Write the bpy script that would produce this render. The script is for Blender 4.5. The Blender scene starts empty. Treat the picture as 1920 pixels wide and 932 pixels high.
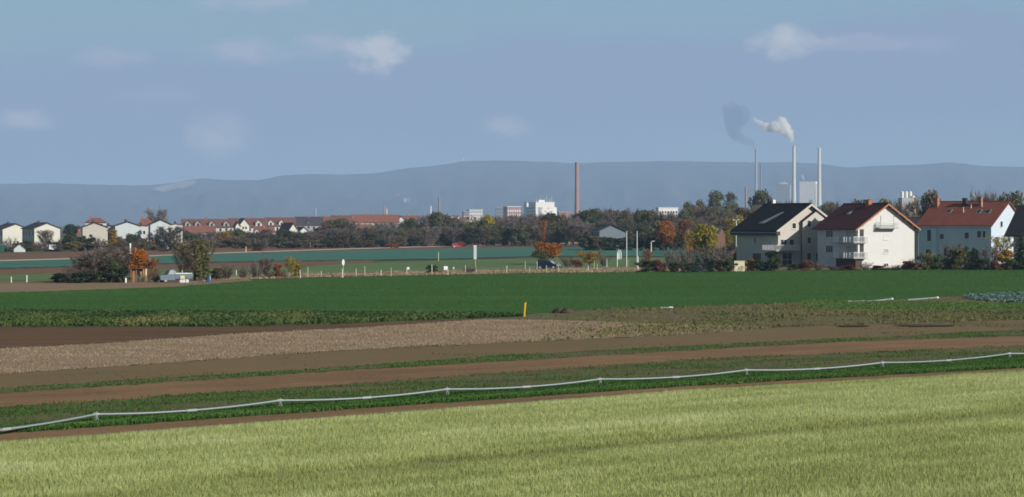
import bpy, math, random
import numpy as np
from mathutils import Vector, Matrix, noise as mnoise

# ------------------------------------------------------------------ camera, sky, sun, exposure
FPX, HOR, CAMZ = 5000.0, 420.0, 8.0          # focal length in photo pixels, horizon row, eye height
scene = bpy.context.scene
col = scene.collection
cam_data = bpy.data.cameras.new('camera')
cam_data.sensor_width = 36.0
cam_data.lens = 36.0 * FPX / 1920.0
cam_data.clip_start = 0.5
cam_data.clip_end = 60000.0
cam = bpy.data.objects.new('camera', cam_data)
col.objects.link(cam)
cam.location = (0, 0, CAMZ)
cam.rotation_euler = (math.pi / 2 - math.atan((466.0 - HOR) / FPX), 0, 0)
scene.camera = cam

SUN_EL = math.radians(24.0)
SUN_AZ = math.atan2(0.80, -0.60)             # clockwise from +Y: behind the camera, to the right
world = bpy.data.worlds.new('World')
scene.world = world
world.use_nodes = True

def build_world(nt):
    N, L = nt.nodes, nt.links
    N.clear()
    out = N.new('ShaderNodeOutputWorld')
    bg = N.new('ShaderNodeBackground')
    bg.inputs['Strength'].default_value = 0.05
    L.new(bg.outputs[0], out.inputs['Surface'])
    sky = N.new('ShaderNodeTexSky')
    sky.sky_type = 'NISHITA'
    sky.sun_disc = False
    sky.sun_elevation = SUN_EL
    sky.sun_rotation = SUN_AZ
    sky.air_density = 1.3
    sky.dust_density = 0.6
    sky.ozone_density = 2.0
    tc = N.new('ShaderNodeTexCoord')
    sep = N.new('ShaderNodeSeparateXYZ')
    L.new(tc.outputs['Generated'], sep.inputs[0])
    def m(op, a, b=None, c=None, clamp=False):
        n = N.new('ShaderNodeMath'); n.operation = op; n.use_clamp = clamp
        for i, v in enumerate((a, b, c)):
            if v is None: continue
            if isinstance(v, (int, float)): n.inputs[i].default_value = v
            else: L.new(v, n.inputs[i])
        return n.outputs[0]
    u = m('ARCTAN2', sep.outputs['X'], sep.outputs['Y'])
    v = m('ARCSINE', sep.outputs['Z'])
    comb = N.new('ShaderNodeCombineXYZ')
    L.new(u, comb.inputs[0]); L.new(m('MULTIPLY', v, 1.7), comb.inputs[1])
    def noise(scale, detail=5, rough=0.55):
        n = N.new('ShaderNodeTexNoise'); n.inputs['Scale'].default_value = scale
        n.inputs['Detail'].default_value = detail; n.inputs['Roughness'].default_value = rough
        L.new(comb.outputs[0], n.inputs['Vector'])
        return n.outputs['Fac']
    def sstep(x, lo, hi):
        n = N.new('ShaderNodeMapRange'); n.interpolation_type = 'SMOOTHSTEP'
        n.inputs['From Min'].default_value = lo; n.inputs['From Max'].default_value = hi
        L.new(x, n.inputs['Value']); return n.outputs['Result']
    def mix(f, a, b):
        n = N.new('ShaderNodeMix'); n.data_type = 'RGBA'
        L.new(f, n.inputs['Factor'])
        for key, val in ((6, a), (7, b)):
            if isinstance(val, tuple): n.inputs[key].default_value = val + (1,)
            else: L.new(val, n.inputs[key])
        return n.outputs[2]
    nb = noise(14, 6)
    nf = noise(55, 7, 0.62)
    # a thin grey-lilac layer of cloud low over the land, its upper edge rising to the right
    uc = m('MINIMUM', m('MAXIMUM', u, -0.6), 0.6)
    edge = m('ADD', m('MULTIPLY', uc, 0.055), 0.0715)
    d = m('SUBTRACT', edge, v)
    d = m('ADD', d, m('MULTIPLY', m('SUBTRACT', nb, 0.5), 0.03))
    veil = m('MULTIPLY', sstep(d, -0.004, 0.010), m('SUBTRACT', 1.0, sstep(d, 0.03, 0.066)))
    veil = m('MULTIPLY', veil, m('ADD', 0.55, m('MULTIPLY', nf, 0.5)), clamp=True)
    SKYC = SKY_CLEAR
    base = mix(m('MULTIPLY', m('SUBTRACT', 1.0, sstep(v, 0.10, 0.34)), SKY_MIX), sky.outputs[0], SKYC)
    base = mix(m('MULTIPLY', m('SUBTRACT', 1.0, sstep(v, 0.0, 0.055)), 0.8), base, SKY_GLOW)
    c = mix(veil, base, SKY_VEIL)
    for (px, py, rx, ry, amt, lilac) in PUFFS:
        u0, v0 = (px - 960) / FPX, (HOR - py) / FPX
        du = m('DIVIDE', m('SUBTRACT', u, u0), rx / FPX)
        dv = m('DIVIDE', m('SUBTRACT', v, v0), ry / FPX)
        r2 = m('ADD', m('MULTIPLY', du, du), m('MULTIPLY', dv, dv))
        q = m('ADD', m('SUBTRACT', 1.0, r2), m('MULTIPLY', m('SUBTRACT', nf, 0.5), 4.2))
        q = m('ADD', q, m('MULTIPLY', m('SUBTRACT', nb, 0.5), 2.2))
        mk = m('MULTIPLY', sstep(q, -0.3, 1.5), amt)
        c = mix(mk, c, PUFF_LILAC if lilac else PUFF_WHITE)
    L.new(c, bg.inputs['Color'])

SKY_CLEAR = (4.9, 7.9, 10.6)
SKY_GLOW = (9.0, 11.2, 12.0)
SKY_VEIL = (5.2, 6.5, 9.6)
PUFF_WHITE = (14.5, 14.2, 14.2)
PUFF_LILAC = (9.2, 9.3, 11.8)
SKY_MIX = 0.85
PUFFS = [(705, 100, 66, 40, 0.75, 0), (640, 92, 110, 34, 0.6, 1), (470, 100, 130, 26, 0.55, 1), (415, 256, 70, 46, 0.42, 0),
         (65, 226, 66, 22, 0.4, 0), (945, 240, 55, 22, 0.35, 0), (1468, 82, 90, 32, 0.55, 0), (1600, 85, 110, 16, 0.35, 1),
         (480, 6, 110, 26, 0.55, 1), (300, 180, 70, 16, 0.3, 1), (1730, 85, 60, 18, 0.3, 1), (220, 112, 80, 18, 0.4, 1)]
build_world(world.node_tree)

sun_data = bpy.data.lights.new('sun', 'SUN')
sun_data.energy = 5.0
sun_data.angle = math.radians(0.53)
sun_data.color = (1.0, 0.945, 0.86)
sun = bpy.data.objects.new('sun', sun_data)
col.objects.link(sun)
sdir = Vector((math.sin(SUN_AZ) * math.cos(SUN_EL), math.cos(SUN_AZ) * math.cos(SUN_EL), math.sin(SUN_EL)))
sun.rotation_euler = sdir.to_track_quat('Z', 'Y').to_euler()
sun.location = (200, -150, 150)

vs = scene.view_settings
vs.view_transform = 'Standard'
vs.look = 'None'
vs.exposure = 0.14
vs.gamma = 1.0
vs.use_curve_mapping = False
scene.render.engine = 'CYCLES'
cy = scene.cycles
cy.use_denoising = True
cy.max_bounces = 8
cy.diffuse_bounces = 2
cy.glossy_bounces = 2
cy.transmission_bounces = 3
cy.transparent_max_bounces = 6
cy.volume_bounces = 6
cy.filter_width = 1.7
cy.sample_clamp_indirect = 6.0

# ------------------------------------------------------------------ photo pixels to places
def X(px, d): return (px - 960.0) * d / FPX
def Z(py, d): return CAMZ + (HOR - py) * d / FPX
def D(py): return CAMZ * FPX / (py - HOR)          # distance of flat ground seen at row py
def G(px, py, z=0.0):
    d = (CAMZ - z) * FPX / (py - HOR)
    return Vector((X(px, d), d, z))

# ------------------------------------------------------------------ helpers
def tag(o, label=None, cat=None, group=None, kind=None):
    if label: o['label'] = label
    if cat: o['category'] = cat
    if group: o['group'] = group
    if kind: o['kind'] = kind
    return o

class MB:
    def __init__(s): s.v = []; s.f = []
    def add(s, verts, faces):
        n = len(s.v); s.v.extend([tuple(p) for p in verts]); s.f.extend([tuple(i + n for i in f) for f in faces]); return s
    def box(s, x0, x1, y0, y1, z0, z1):
        return s.add([(x0,y0,z0),(x1,y0,z0),(x1,y1,z0),(x0,y1,z0),(x0,y0,z1),(x1,y0,z1),(x1,y1,z1),(x0,y1,z1)],
                     [(0,3,2,1),(4,5,6,7),(0,1,5,4),(1,2,6,5),(2,3,7,6),(3,0,4,7)])
    def tube(s, p0, p1, r0, r1=None, n=8, cap=True):
        r1 = r0 if r1 is None else r1
        p0, p1 = Vector(p0), Vector(p1)
        q = (p1 - p0).to_track_quat('Z', 'Y')
        vs = []
        for p, r in ((p0, r0), (p1, r1)):
            for i in range(n):
                a = 2 * math.pi * i / n
                vs.append(p + q @ Vector((math.cos(a) * r, math.sin(a) * r, 0)))
        fs = [(i, (i + 1) % n, n + (i + 1) % n, n + i) for i in range(n)]
        if cap: fs += [tuple(range(n - 1, -1, -1)), tuple(range(n, 2 * n))]
        return s.add(vs, fs)
    def loft(s, rings):                                     # rings of equal length, closed ends
        n = len(rings[0]); vs = [p for r in rings for p in r]; fs = []
        for k in range(len(rings) - 1):
            for i in range(n):
                fs.append((k*n + i, k*n + (i+1) % n, (k+1)*n + (i+1) % n, (k+1)*n + i))
        fs += [tuple(range(n - 1, -1, -1)), tuple(range((len(rings)-1)*n, len(rings)*n))]
        return s.add(vs, fs)
    def lathe(s, cx, cy, prof, n=16):
        return s.loft([[(cx + math.cos(2*math.pi*i/n)*r, cy + math.sin(2*math.pi*i/n)*r, z) for i in range(n)] for r, z in prof])
    def slab(s, pts, t):                                    # polygon pts (ccw seen from its front), thickened backwards by t
        pts = [Vector(p) for p in pts]
        nrm = (pts[1]-pts[0]).cross(pts[2]-pts[0]).normalized()
        b = [p - nrm * t for p in pts]; n = len(pts)
        fs = [tuple(range(n)), tuple(range(2*n-1, n-1, -1))] + [(i, n+i, n+(i+1) % n, (i+1) % n) for i in range(n)]
        return s.add(pts + b, fs)
    def mesh(s, name):
        me = bpy.data.meshes.new(name); me.from_pydata(s.v, [], s.f); me.update(); return me
    def build(s, name, mat, parent=None, smooth=False, bevel=0):
        me = s.mesh(name); me.materials.append(M[mat] if isinstance(mat, str) else mat)
        if smooth:
            me.polygons.foreach_set('use_smooth', [True] * len(me.polygons))
            me.set_sharp_from_angle(angle=math.radians(40))
        o = bpy.data.objects.new(name, me); col.objects.link(o)
        if parent is not None: o.parent = parent
        if bevel:
            b = o.modifiers.new('bevel', 'BEVEL'); b.width = bevel; b.segments = 2; b.limit_method = 'ANGLE'
        return o

def empty(name, loc, rz=0.0, label=None, cat=None, group=None):
    o = bpy.data.objects.new(name, None); col.objects.link(o)
    o.empty_display_size = 0.5
    o.location = loc; o.rotation_euler = (0, 0, rz)
    return tag(o, label, cat, group)

def copy_tree(o, parent=None):
    c = o.copy(); col.objects.link(c); c.parent = parent
    for ch in list(o.children): copy_tree(ch, c)
    return c

# ------------------------------------------------------------------ materials
M = {}
def new_mat(name):
    m = bpy.data.materials.new(name); m.use_nodes = True
    nt = m.node_tree; nt.nodes.clear()
    out = nt.nodes.new('ShaderNodeOutputMaterial')
    return m, nt, out

def plain(name, c, rough=0.7, var=0.12, scale=0.6, metal=0.0, stretch=(1, 1, 1), bump=0.0, bscale=8.0, spec=0.3, c2=None, detail=5):
    m, nt, out = new_mat(name); N, L = nt.nodes, nt.links
    b = N.new('ShaderNodeBsdfPrincipled')
    L.new(b.outputs[0], out.inputs['Surface'])
    tc = N.new('ShaderNodeTexCoord'); mp = N.new('ShaderNodeMapping')
    L.new(tc.outputs['Object'], mp.inputs['Vector']); mp.inputs['Scale'].default_value = stretch
    n = N.new('ShaderNodeTexNoise'); n.inputs['Scale'].default_value = scale; n.inputs['Detail'].default_value = detail
    n.inputs['Roughness'].default_value = 0.65
    L.new(mp.outputs[0], n.inputs['Vector'])
    r = N.new('ShaderNodeValToRGB')
    r.color_ramp.elements[0].position = 0.28; r.color_ramp.elements[1].position = 0.72
    c2 = c2 or tuple(min(1, x * (1 + var)) for x in c)
    r.color_ramp.elements[0].color = tuple(x * (1 - var) for x in c) + (1,)
    r.color_ramp.elements[1].color = tuple(c2) + (1,)
    L.new(n.outputs['Fac'], r.inputs[0]); L.new(r.outputs[0], b.inputs['Base Color'])
    b.inputs['Roughness'].default_value = rough; b.inputs['Metallic'].default_value = metal
    b.inputs['Specular IOR Level'].default_value = spec
    if bump:
        n2 = N.new('ShaderNodeTexNoise'); n2.inputs['Scale'].default_value = bscale; n2.inputs['Detail'].default_value = 6
        L.new(mp.outputs[0], n2.inputs['Vector'])
        bp = N.new('ShaderNodeBump'); bp.inputs['Strength'].default_value = bump; bp.inputs['Distance'].default_value = 0.05
        L.new(n2.outputs['Fac'], bp.inputs['Height']); L.new(bp.outputs[0], b.inputs['Normal'])
    M[name] = m
    return m

def leafy(name, c, c2, transl=0.3, objvar=0.25, rough=0.7):
    """foliage: colour varies leaf by leaf and plant by plant, some light passes through"""
    m, nt, out = new_mat(name); N, L = nt.nodes, nt.links
    geo = N.new('ShaderNodeNewGeometry'); oi = N.new('ShaderNodeObjectInfo')
    mx = N.new('ShaderNodeMix'); mx.data_type = 'RGBA'
    mx.inputs[6].default_value = c + (1,); mx.inputs[7].default_value = c2 + (1,)
    L.new(geo.outputs['Random Per Island'], mx.inputs['Factor'])
    hsv = N.new('ShaderNodeHueSaturation')
    mr = N.new('ShaderNodeMapRange'); mr.inputs['To Min'].default_value = 1 - objvar; mr.inputs['To Max'].default_value = 1 + objvar
    L.new(oi.outputs['Random'], mr.inputs['Value']); L.new(mr.outputs[0], hsv.inputs['Value'])
    L.new(mx.outputs[2], hsv.inputs['Color'])
    d = N.new('ShaderNodeBsdfPrincipled'); d.inputs['Roughness'].default_value = rough; d.inputs['Specular IOR Level'].default_value = 0.25
    t = N.new('ShaderNodeBsdfTranslucent')
    L.new(hsv.outputs[0], d.inputs['Base Color']); L.new(hsv.outputs[0], t.inputs['Color'])
    ms = N.new('ShaderNodeMixShader'); ms.inputs[0].default_value = transl
    L.new(d.outputs[0], ms.inputs[1]); L.new(t.outputs[0], ms.inputs[2]); L.new(ms.outputs[0], out.inputs['Surface'])
    M[name] = m
    return m

def tinted(name, stops, transl=0.3):
    """crop blades: colour from each blade's own 'tint' value"""
    m, nt, out = new_mat(name); N, L = nt.nodes, nt.links
    at = N.new('ShaderNodeAttribute'); at.attribute_name = 'tint'
    r = N.new('ShaderNodeValToRGB'); els = r.color_ramp.elements
    while len(els) < len(stops): els.new(0.5)
    for e, (p, c) in zip(els, stops): e.position = p; e.color = tuple(c) + (1,)
    L.new(at.outputs['Fac'], r.inputs[0])
    d = N.new('ShaderNodeBsdfPrincipled'); d.inputs['Roughness'].default_value = 0.75; d.inputs['Specular IOR Level'].default_value = 0.2
    t = N.new('ShaderNodeBsdfTranslucent')
    L.new(r.outputs[0], d.inputs['Base Color']); L.new(r.outputs[0], t.inputs['Color'])
    ms = N.new('ShaderNodeMixShader'); ms.inputs[0].default_value = transl
    L.new(d.outputs[0], ms.inputs[1]); L.new(t.outputs[0], ms.inputs[2]); L.new(ms.outputs[0], out.inputs['Surface'])
    M[name] = m
    return m

ROWDIR = math.radians(46.0)                  # the fields' rows run away to the right at about 45 degrees
def ground_mat(name, stops, big=0.05, fine=1.5, row=None, rowdir=ROWDIR, rowamt=0.0, rowscale=2.0, bump=0.5, finew=0.5):
    """soil / field sheet: large patches + fine grain + streaks along the rows, in world metres"""
    m, nt, out = new_mat(name); N, L = nt.nodes, nt.links
    b = N.new('ShaderNodeBsdfPrincipled'); b.inputs['Roughness'].default_value = 0.95; b.inputs['Specular IOR Level'].default_value = 0.1
    L.new(b.outputs[0], out.inputs['Surface'])
    geo = N.new('ShaderNodeNewGeometry')
    rot = N.new('ShaderNodeMapping'); rot.inputs['Rotation'].default_value = (0, 0, -rowdir)
    L.new(geo.outputs['Position'], rot.inputs['Vector'])
    def noise(scale, sc=(1, 1, 1), det=6):
        mp = N.new('ShaderNodeMapping'); mp.inputs['Scale'].default_value = sc
        L.new(rot.outputs[0], mp.inputs['Vector'])
        n = N.new('ShaderNodeTexNoise'); n.inputs['Scale'].default_value = scale; n.inputs['Detail'].default_value = det
        n.inputs['Roughness'].default_value = 0.62
        L.new(mp.outputs[0], n.inputs['Vector']); return n.outputs['Fac']
    def mth(op, a, bb):
        n = N.new('ShaderNodeMath'); n.operation = op
        for i, x in enumerate((a, bb)):
            if isinstance(x, (int, float)): n.inputs[i].default_value = x
            else: L.new(x, n.inputs[i])
        return n.outputs[0]
    f = noise(fine)
    val = mth('ADD', mth('MULTIPLY', noise(big), 1 - finew), mth('MULTIPLY', f, finew))
    if rowamt:
        st = noise(rowscale, (0.02, 1, 1), 4)
        val = mth('ADD', mth('MULTIPLY', val, 1 - rowamt), mth('MULTIPLY', st, rowamt))
    r = N.new('ShaderNodeValToRGB'); els = r.color_ramp.elements
    while len(els) < len(stops): els.new(0.5)
    for e, (p, c) in zip(els, stops): e.position = p; e.color = tuple(c) + (1,)
    L.new(val, r.inputs[0]); L.new(r.outputs[0], b.inputs['Base Color'])
    if bump:
        bp = N.new('ShaderNodeBump'); bp.inputs['Strength'].default_value = bump; bp.inputs['Distance'].default_value = 0.08
        L.new(f, bp.inputs['Height']); L.new(bp.outputs[0], b.inputs['Normal'])
    M[name] = m
    return m
# ================================================================== LAND: one sheet to the foot of the hills, fields laid on it
rng = np.random.default_rng(7)
random.seed(11)

def soil(c, k=0.35): return [(0.36, tuple(x * (1 - k) for x in c)), (0.5, c), (0.64, tuple(x * (1 + k) for x in c))]
ground_mat('land', [(0.35, (0.10, 0.085, 0.05)), (0.5, (0.09, 0.11, 0.045)), (0.65, (0.14, 0.115, 0.07))], big=0.012, fine=0.6, rowamt=0.35, rowscale=0.2, finew=0.3)
ground_mat('soil_brown', soil((0.215, 0.132, 0.066), 0.42), big=0.12, fine=3.5, rowamt=0.35, rowscale=1.6)
ground_mat('soil_olive', [(0.32, (0.125, 0.105, 0.045)), (0.48, (0.18, 0.128, 0.062)), (0.66, (0.21, 0.145, 0.07))], big=0.12, fine=2.5, rowamt=0.45, rowscale=1.3)
ground_mat('soil_dark', soil((0.125, 0.074, 0.037), 0.42), big=0.1, fine=1.2, rowdir=math.radians(6), rowamt=0.65, rowscale=0.45)
ground_mat('stubble_soil', [(0.3, (0.18, 0.125, 0.072)), (0.5, (0.27, 0.195, 0.122)), (0.72, (0.36, 0.27, 0.175))], big=0.15, fine=3.0, rowamt=0.25, rowscale=1.5)
ground_mat('weedy_ground', [(0.30, (0.075, 0.055, 0.03)), (0.45, (0.15, 0.115, 0.06)), (0.58, (0.13, 0.125, 0.05)), (0.72, (0.09, 0.13, 0.04))], big=0.10, fine=0.9, rowdir=math.radians(38), rowamt=0.45, rowscale=0.5)
ground_mat('grass_verge', [(0.33, (0.085, 0.135, 0.05)), (0.55, (0.12, 0.19, 0.07)), (0.7, (0.17, 0.175, 0.085))], big=0.03, fine=0.8, rowdir=0.12, rowamt=0.4, rowscale=0.08)
ground_mat('dry_verge', [(0.33, (0.13, 0.10, 0.05)), (0.55, (0.18, 0.14, 0.075)), (0.7, (0.11, 0.12, 0.05))], big=0.05, fine=0.8, rowdir=0.12, rowamt=0.4, rowscale=0.2)
ground_mat('seedling_soil', [(0.33, (0.06, 0.085, 0.03)), (0.47, (0.11, 0.105, 0.045)), (0.62, (0.18, 0.145, 0.07))], big=0.2, fine=2.0, rowamt=0.6, rowscale=2.2)
ground_mat('wheat', [(0.38, (0.033, 0.098, 0.017)), (0.5, (0.042, 0.116, 0.019)), (0.62, (0.056, 0.132, 0.024))], big=0.02, fine=1.2, rowdir=math.radians(8), rowamt=0.5, rowscale=0.12, finew=0.25, bump=0.3)
ground_mat('teal_crop', [(0.36, (0.05, 0.145, 0.105)), (0.5, (0.06, 0.17, 0.122)), (0.64, (0.08, 0.18, 0.13))], big=0.01, fine=0.4, rowdir=0.5, rowamt=0.5, rowscale=0.05, bump=0.2)
ground_mat('red_soil', [(0.33, (0.14, 0.075, 0.045)), (0.5, (0.185, 0.105, 0.065)), (0.68, (0.17, 0.12, 0.07))], big=0.02, fine=0.4, rowdir=0.4, rowamt=0.4, rowscale=0.08)
ground_mat('track_soil', soil((0.24, 0.17, 0.10), 0.18), big=0.05, fine=1.0, rowdir=0.2, rowamt=0.4, rowscale=0.6)
ground_mat('concrete', soil((0.55, 0.50, 0.43), 0.1), big=0.05, fine=1.0)
ground_mat('crop_floor', [(0.33, (0.19, 0.18, 0.075)), (0.5, (0.26, 0.265, 0.10)), (0.68, (0.31, 0.32, 0.13))], big=0.15, fine=3.0, rowamt=0.4, rowscale=1.0)
ground_mat('green_floor', [(0.33, (0.035, 0.07, 0.02)), (0.5, (0.05, 0.105, 0.025)), (0.68, (0.10, 0.09, 0.045))], big=0.2, fine=3.0, rowamt=0.5, rowscale=3.0)

# the sheet itself: fine mesh not needed, it is flat plain
mb = MB(); mb.add([(-16000, -1500, 0), (16000, -1500, 0), (16000, 23500, 0), (-16000, 23500, 0)], [(0, 1, 2, 3)])
tag(mb.build('ground', 'land'), 'wide flat farmland plain reaching to the foot of the hills', 'ground', kind='structure')

plain('dark_bare_soil', (0.065, 0.052, 0.036), 0.95, 0.2, 2.0, spec=0.1)
class Line:
    """polyline in photo pixels; y as a function of x, ends extended straight"""
    def __init__(s, *p): s.x = np.array([a for a, b in p], float); s.y = np.array([b for a, b in p], float)
    def __call__(s, x):
        x = np.asarray(x, float)
        y = np.interp(x, s.x, s.y)
        k0 = (s.y[1]-s.y[0])/(s.x[1]-s.x[0]); k1 = (s.y[-1]-s.y[-2])/(s.x[-1]-s.x[-2])
        y = np.where(x < s.x[0], s.y[0] + k0*(x-s.x[0]), y)
        return np.where(x > s.x[-1], s.y[-1] + k1*(x-s.x[-1]), y)

zlev = [0.0]
def field(name, mat, top, bot, x0=-1500, x1=3400, n=300, jit=0.6, label=None, cat='field'):
    zlev[0] += 0.004
    xs = np.linspace(x0, x1, n)
    yt, yb = top(xs), bot(xs)
    yt = np.maximum(yt, HOR + 12)
    jt = rng.normal(0, jit, n); jb = rng.normal(0, jit, n)
    m = np.maximum(0.15, yb - yt)
    a = [G(x, y) for x, y in zip(xs, yt + np.clip(jt, -m*.3, m*.3))]
    b = [G(x, y) for x, y in zip(xs, np.maximum(yb, yt + 0.1) + np.clip(jb, -m*.3, m*.3))]
    vs = [(p.x, p.y, zlev[0]) for p in b] + [(p.x, p.y, zlev[0]) for p in a]
    fs = [(i, i+1, n+i+1, n+i) for i in range(n-1)]
    o = MB().add(vs, fs).build(name, mat)
    return tag(o, label, cat, kind='structure')

L_crop = Line((0, 827), (640, 780), (1280, 731), (1920, 694))
L_dark = Line((0, 814), (640, 769), (1280, 725), (1920, 690))
L_pipe = Line((0, 804), (180, 786), (525, 760), (838, 738), (1125, 719), (1400, 702), (1655, 687), (1893, 670))
L_f4 = Line((0, 765), (640, 722), (1280, 676), (1920, 649))
L_f5 = Line((0, 738), (640, 696), (1280, 658), (1582, 641), (1920, 630))
L_f6 = Line((0, 729), (640, 689.5), (942, 667), (1280, 650), (1920, 619))
L_f7 = Line((0, 703), (640, 658), (1280, 628), (1461, 615), (1920, 600))
L_f8 = Line((0, 655), (215, 643), (431, 627), (640, 617), (898, 599.5), (1028, 601), (1280, 608), (1430, 613), (1920, 618))
L_f9 = Line((0, 613), (430, 613), (640, 608), (800, 601), (990, 594), (1920, 552))
L_weed = Line((0, 583), (640, 587), (980, 590), (1130, 580), (1280, 575.5), (1700, 561), (1920, 549))
L_wheat = Line((0, 549), (100, 546.5), (330, 538), (450, 528.5), (560, 522.5), (1000, 513), (1920, 503.5))
BOT = Line((0, 1400), (1920, 1400))

field('crop_field', 'crop_floor', L_crop, BOT, label='pale green foreground crop field at the bottom of the view')
field('soil_strip', 'soil_brown', L_dark, L_crop, label='narrow bare soil strip along the pale crop')
field('green_strip', 'green_floor', L_pipe, L_dark, label='dark green vegetable strip under the white pipe')
field('seedling_strip', 'seedling_soil', L_f4, L_pipe, label='olive seedling strip above the white pipe')
field('soil_strip', 'soil_brown', L_f5, L_f4, label='wide smooth brown soil strip above the pipe')
field('green_strip', 'seedling_soil', L_f6, L_f5, label='thin green strip between two bands of brown soil')
field('soil_strip', 'soil_olive', L_f7, L_f6, label='olive brown soil strip below the pale stubble')
field('weedy_field', 'weedy_ground', L_weed, L_f7, x0=860, jit=0.4, label='patchy weedy ground right of the yellow post')
field('stubble_field', 'stubble_soil', L_f8, L_f7, x1=1440, label='pale beige stubble band')
field('tilled_field', 'soil_dark', L_f9, L_f8, x1=905, label='dark freshly tilled soil wedge at left')
field('weed_strip', 'green_floor', L_weed, L_f9, x1=985, jit=0.4, label='rough weedy strip along the wheat field')
field('wheat_field', 'wheat', L_wheat, L_weed, jit=0.25, label='broad even green winter wheat field')
L_track_t = Line((0, 532), (250, 529), (400, 526), (560, 520.5), (1000, 511), (1920, 501))
field('farm_track', 'track_soil', L_track_t, L_wheat, x1=470, jit=0.2, label='sandy farm track behind the wheat at left', cat='track')
L_dry = Line((0, 528), (400, 521), (560, 514.5), (1000, 505), (1250, 503), (1920, 496))
field('verge', 'dry_verge', L_dry, Line((0, 532), (400, 526.5), (560, 521.5), (1000, 512.5), (1920, 503)), jit=0.3, label='dry grass verge behind the wheat', cat='verge')
L_meadow = Line((0, 516), (380, 503), (560, 501), (660, 494), (860, 488), (1080, 484), (1920, 479))
field('meadow', 'grass_verge', L_meadow, L_dry, jit=0.25, label='grassy meadow strip behind the fence posts')
L_teal_b = Line((0, 505.5), (400, 493.5), (540, 491), (860, 486.5), (1000, 482), (1290, 482))
L_teal_t = Line((0, 491.5), (400, 476.5), (540, 473.5), (640, 470.5), (860, 466.5), (1000, 463.5), (1290, 464))
field('soil_field', 'red_soil', L_teal_b, L_meadow, x1=700, jit=0.2, label='reddish brown soil field in front of the teal crop')
field('teal_field', 'teal_crop', L_teal_t, L_teal_b, x1=1420, jit=0.15, label='blue-green leek field in the middle distance')
field('edge_strip', 'dark_bare_soil', Line((0, 503.3), (400, 491.6), (540, 489.3), (860, 484.8), (1000, 480.3), (1290, 480.3)), L_teal_b, x1=1260, jit=0.35, label='dark strip of soil along the near edge of the teal field', cat='edge_strip')  # dark soil-coloured strip laid along the near edge of the teal crop
L_road_t = Line((0, 488.4), (180, 483.6), (400, 474.6), (640, 466.8), (860, 460.4), (1085, 455.2))
L_road_b = Line((0, 490.2), (180, 485.2), (400, 476), (640, 468), (860, 461.6), (1085, 456.3))
field('field_margin', 'red_soil', L_road_b, L_teal_t, x1=1100, jit=0.1, label='brown margin between the teal crop and the pale road')
field('farm_road', 'concrete', L_road_t, L_road_b, x1=1086, jit=0.0, label='pale concrete farm road across the far fields', cat='road')
field('soil_field', 'red_soil', Line((0, 477), (400, 464), (640, 459.5), (1085, 452)), L_road_t, x1=1100, jit=0.1, label='russet soil band beyond the pale road')

# bare, darker spots with a shape of their own
for (px, py, w, h, lab) in ((1735, 612, 60, 2.2, 'long dark bare soil patch in the weedy ground'), (1600, 613, 34, 1.2, 'small dark bare soil patch in the weedy ground')):
    zlev[0] += 0.004
    ring = []
    for i in range(28):
        a = 2*math.pi*i/28; k = 0.75 + 0.35*random.random()
        p = G(px + math.cos(a)*w*k, py + math.sin(a)*h*k); ring.append((p.x, p.y, zlev[0]))
    tag(MB().add(ring, [tuple(range(28))]).build('soil_patch', 'dark_bare_soil'), lab, 'soil patch', kind='structure')

# ------------------------------------------------------------------ crops as blades of real geometry
def inside(x, y, top, bot, x0, x1):
    px = 960 + FPX*x/y; py = HOR + CAMZ*FPX/y
    return (px > x0) & (px < x1) & (py > top(px)) & (py < bot(px)), px, py

def vnoise(x, y, s, seed=0):
    """cheap smooth noise 0..1"""
    r = np.random.default_rng(seed); T = r.random((64, 64))
    u, v = x/s, y/s
    i, j = np.floor(u).astype(int), np.floor(v).astype(int); fu, fv = u-i, v-j
    fu = fu*fu*(3-2*fu); fv = fv*fv*(3-2*fv)
    g = lambda a, b: T[a % 64, b % 64]
    return (g(i,j)*(1-fu)+g(i+1,j)*fu)*(1-fv)+(g(i,j+1)*(1-fu)+g(i+1,j+1)*fu)*fv

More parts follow.
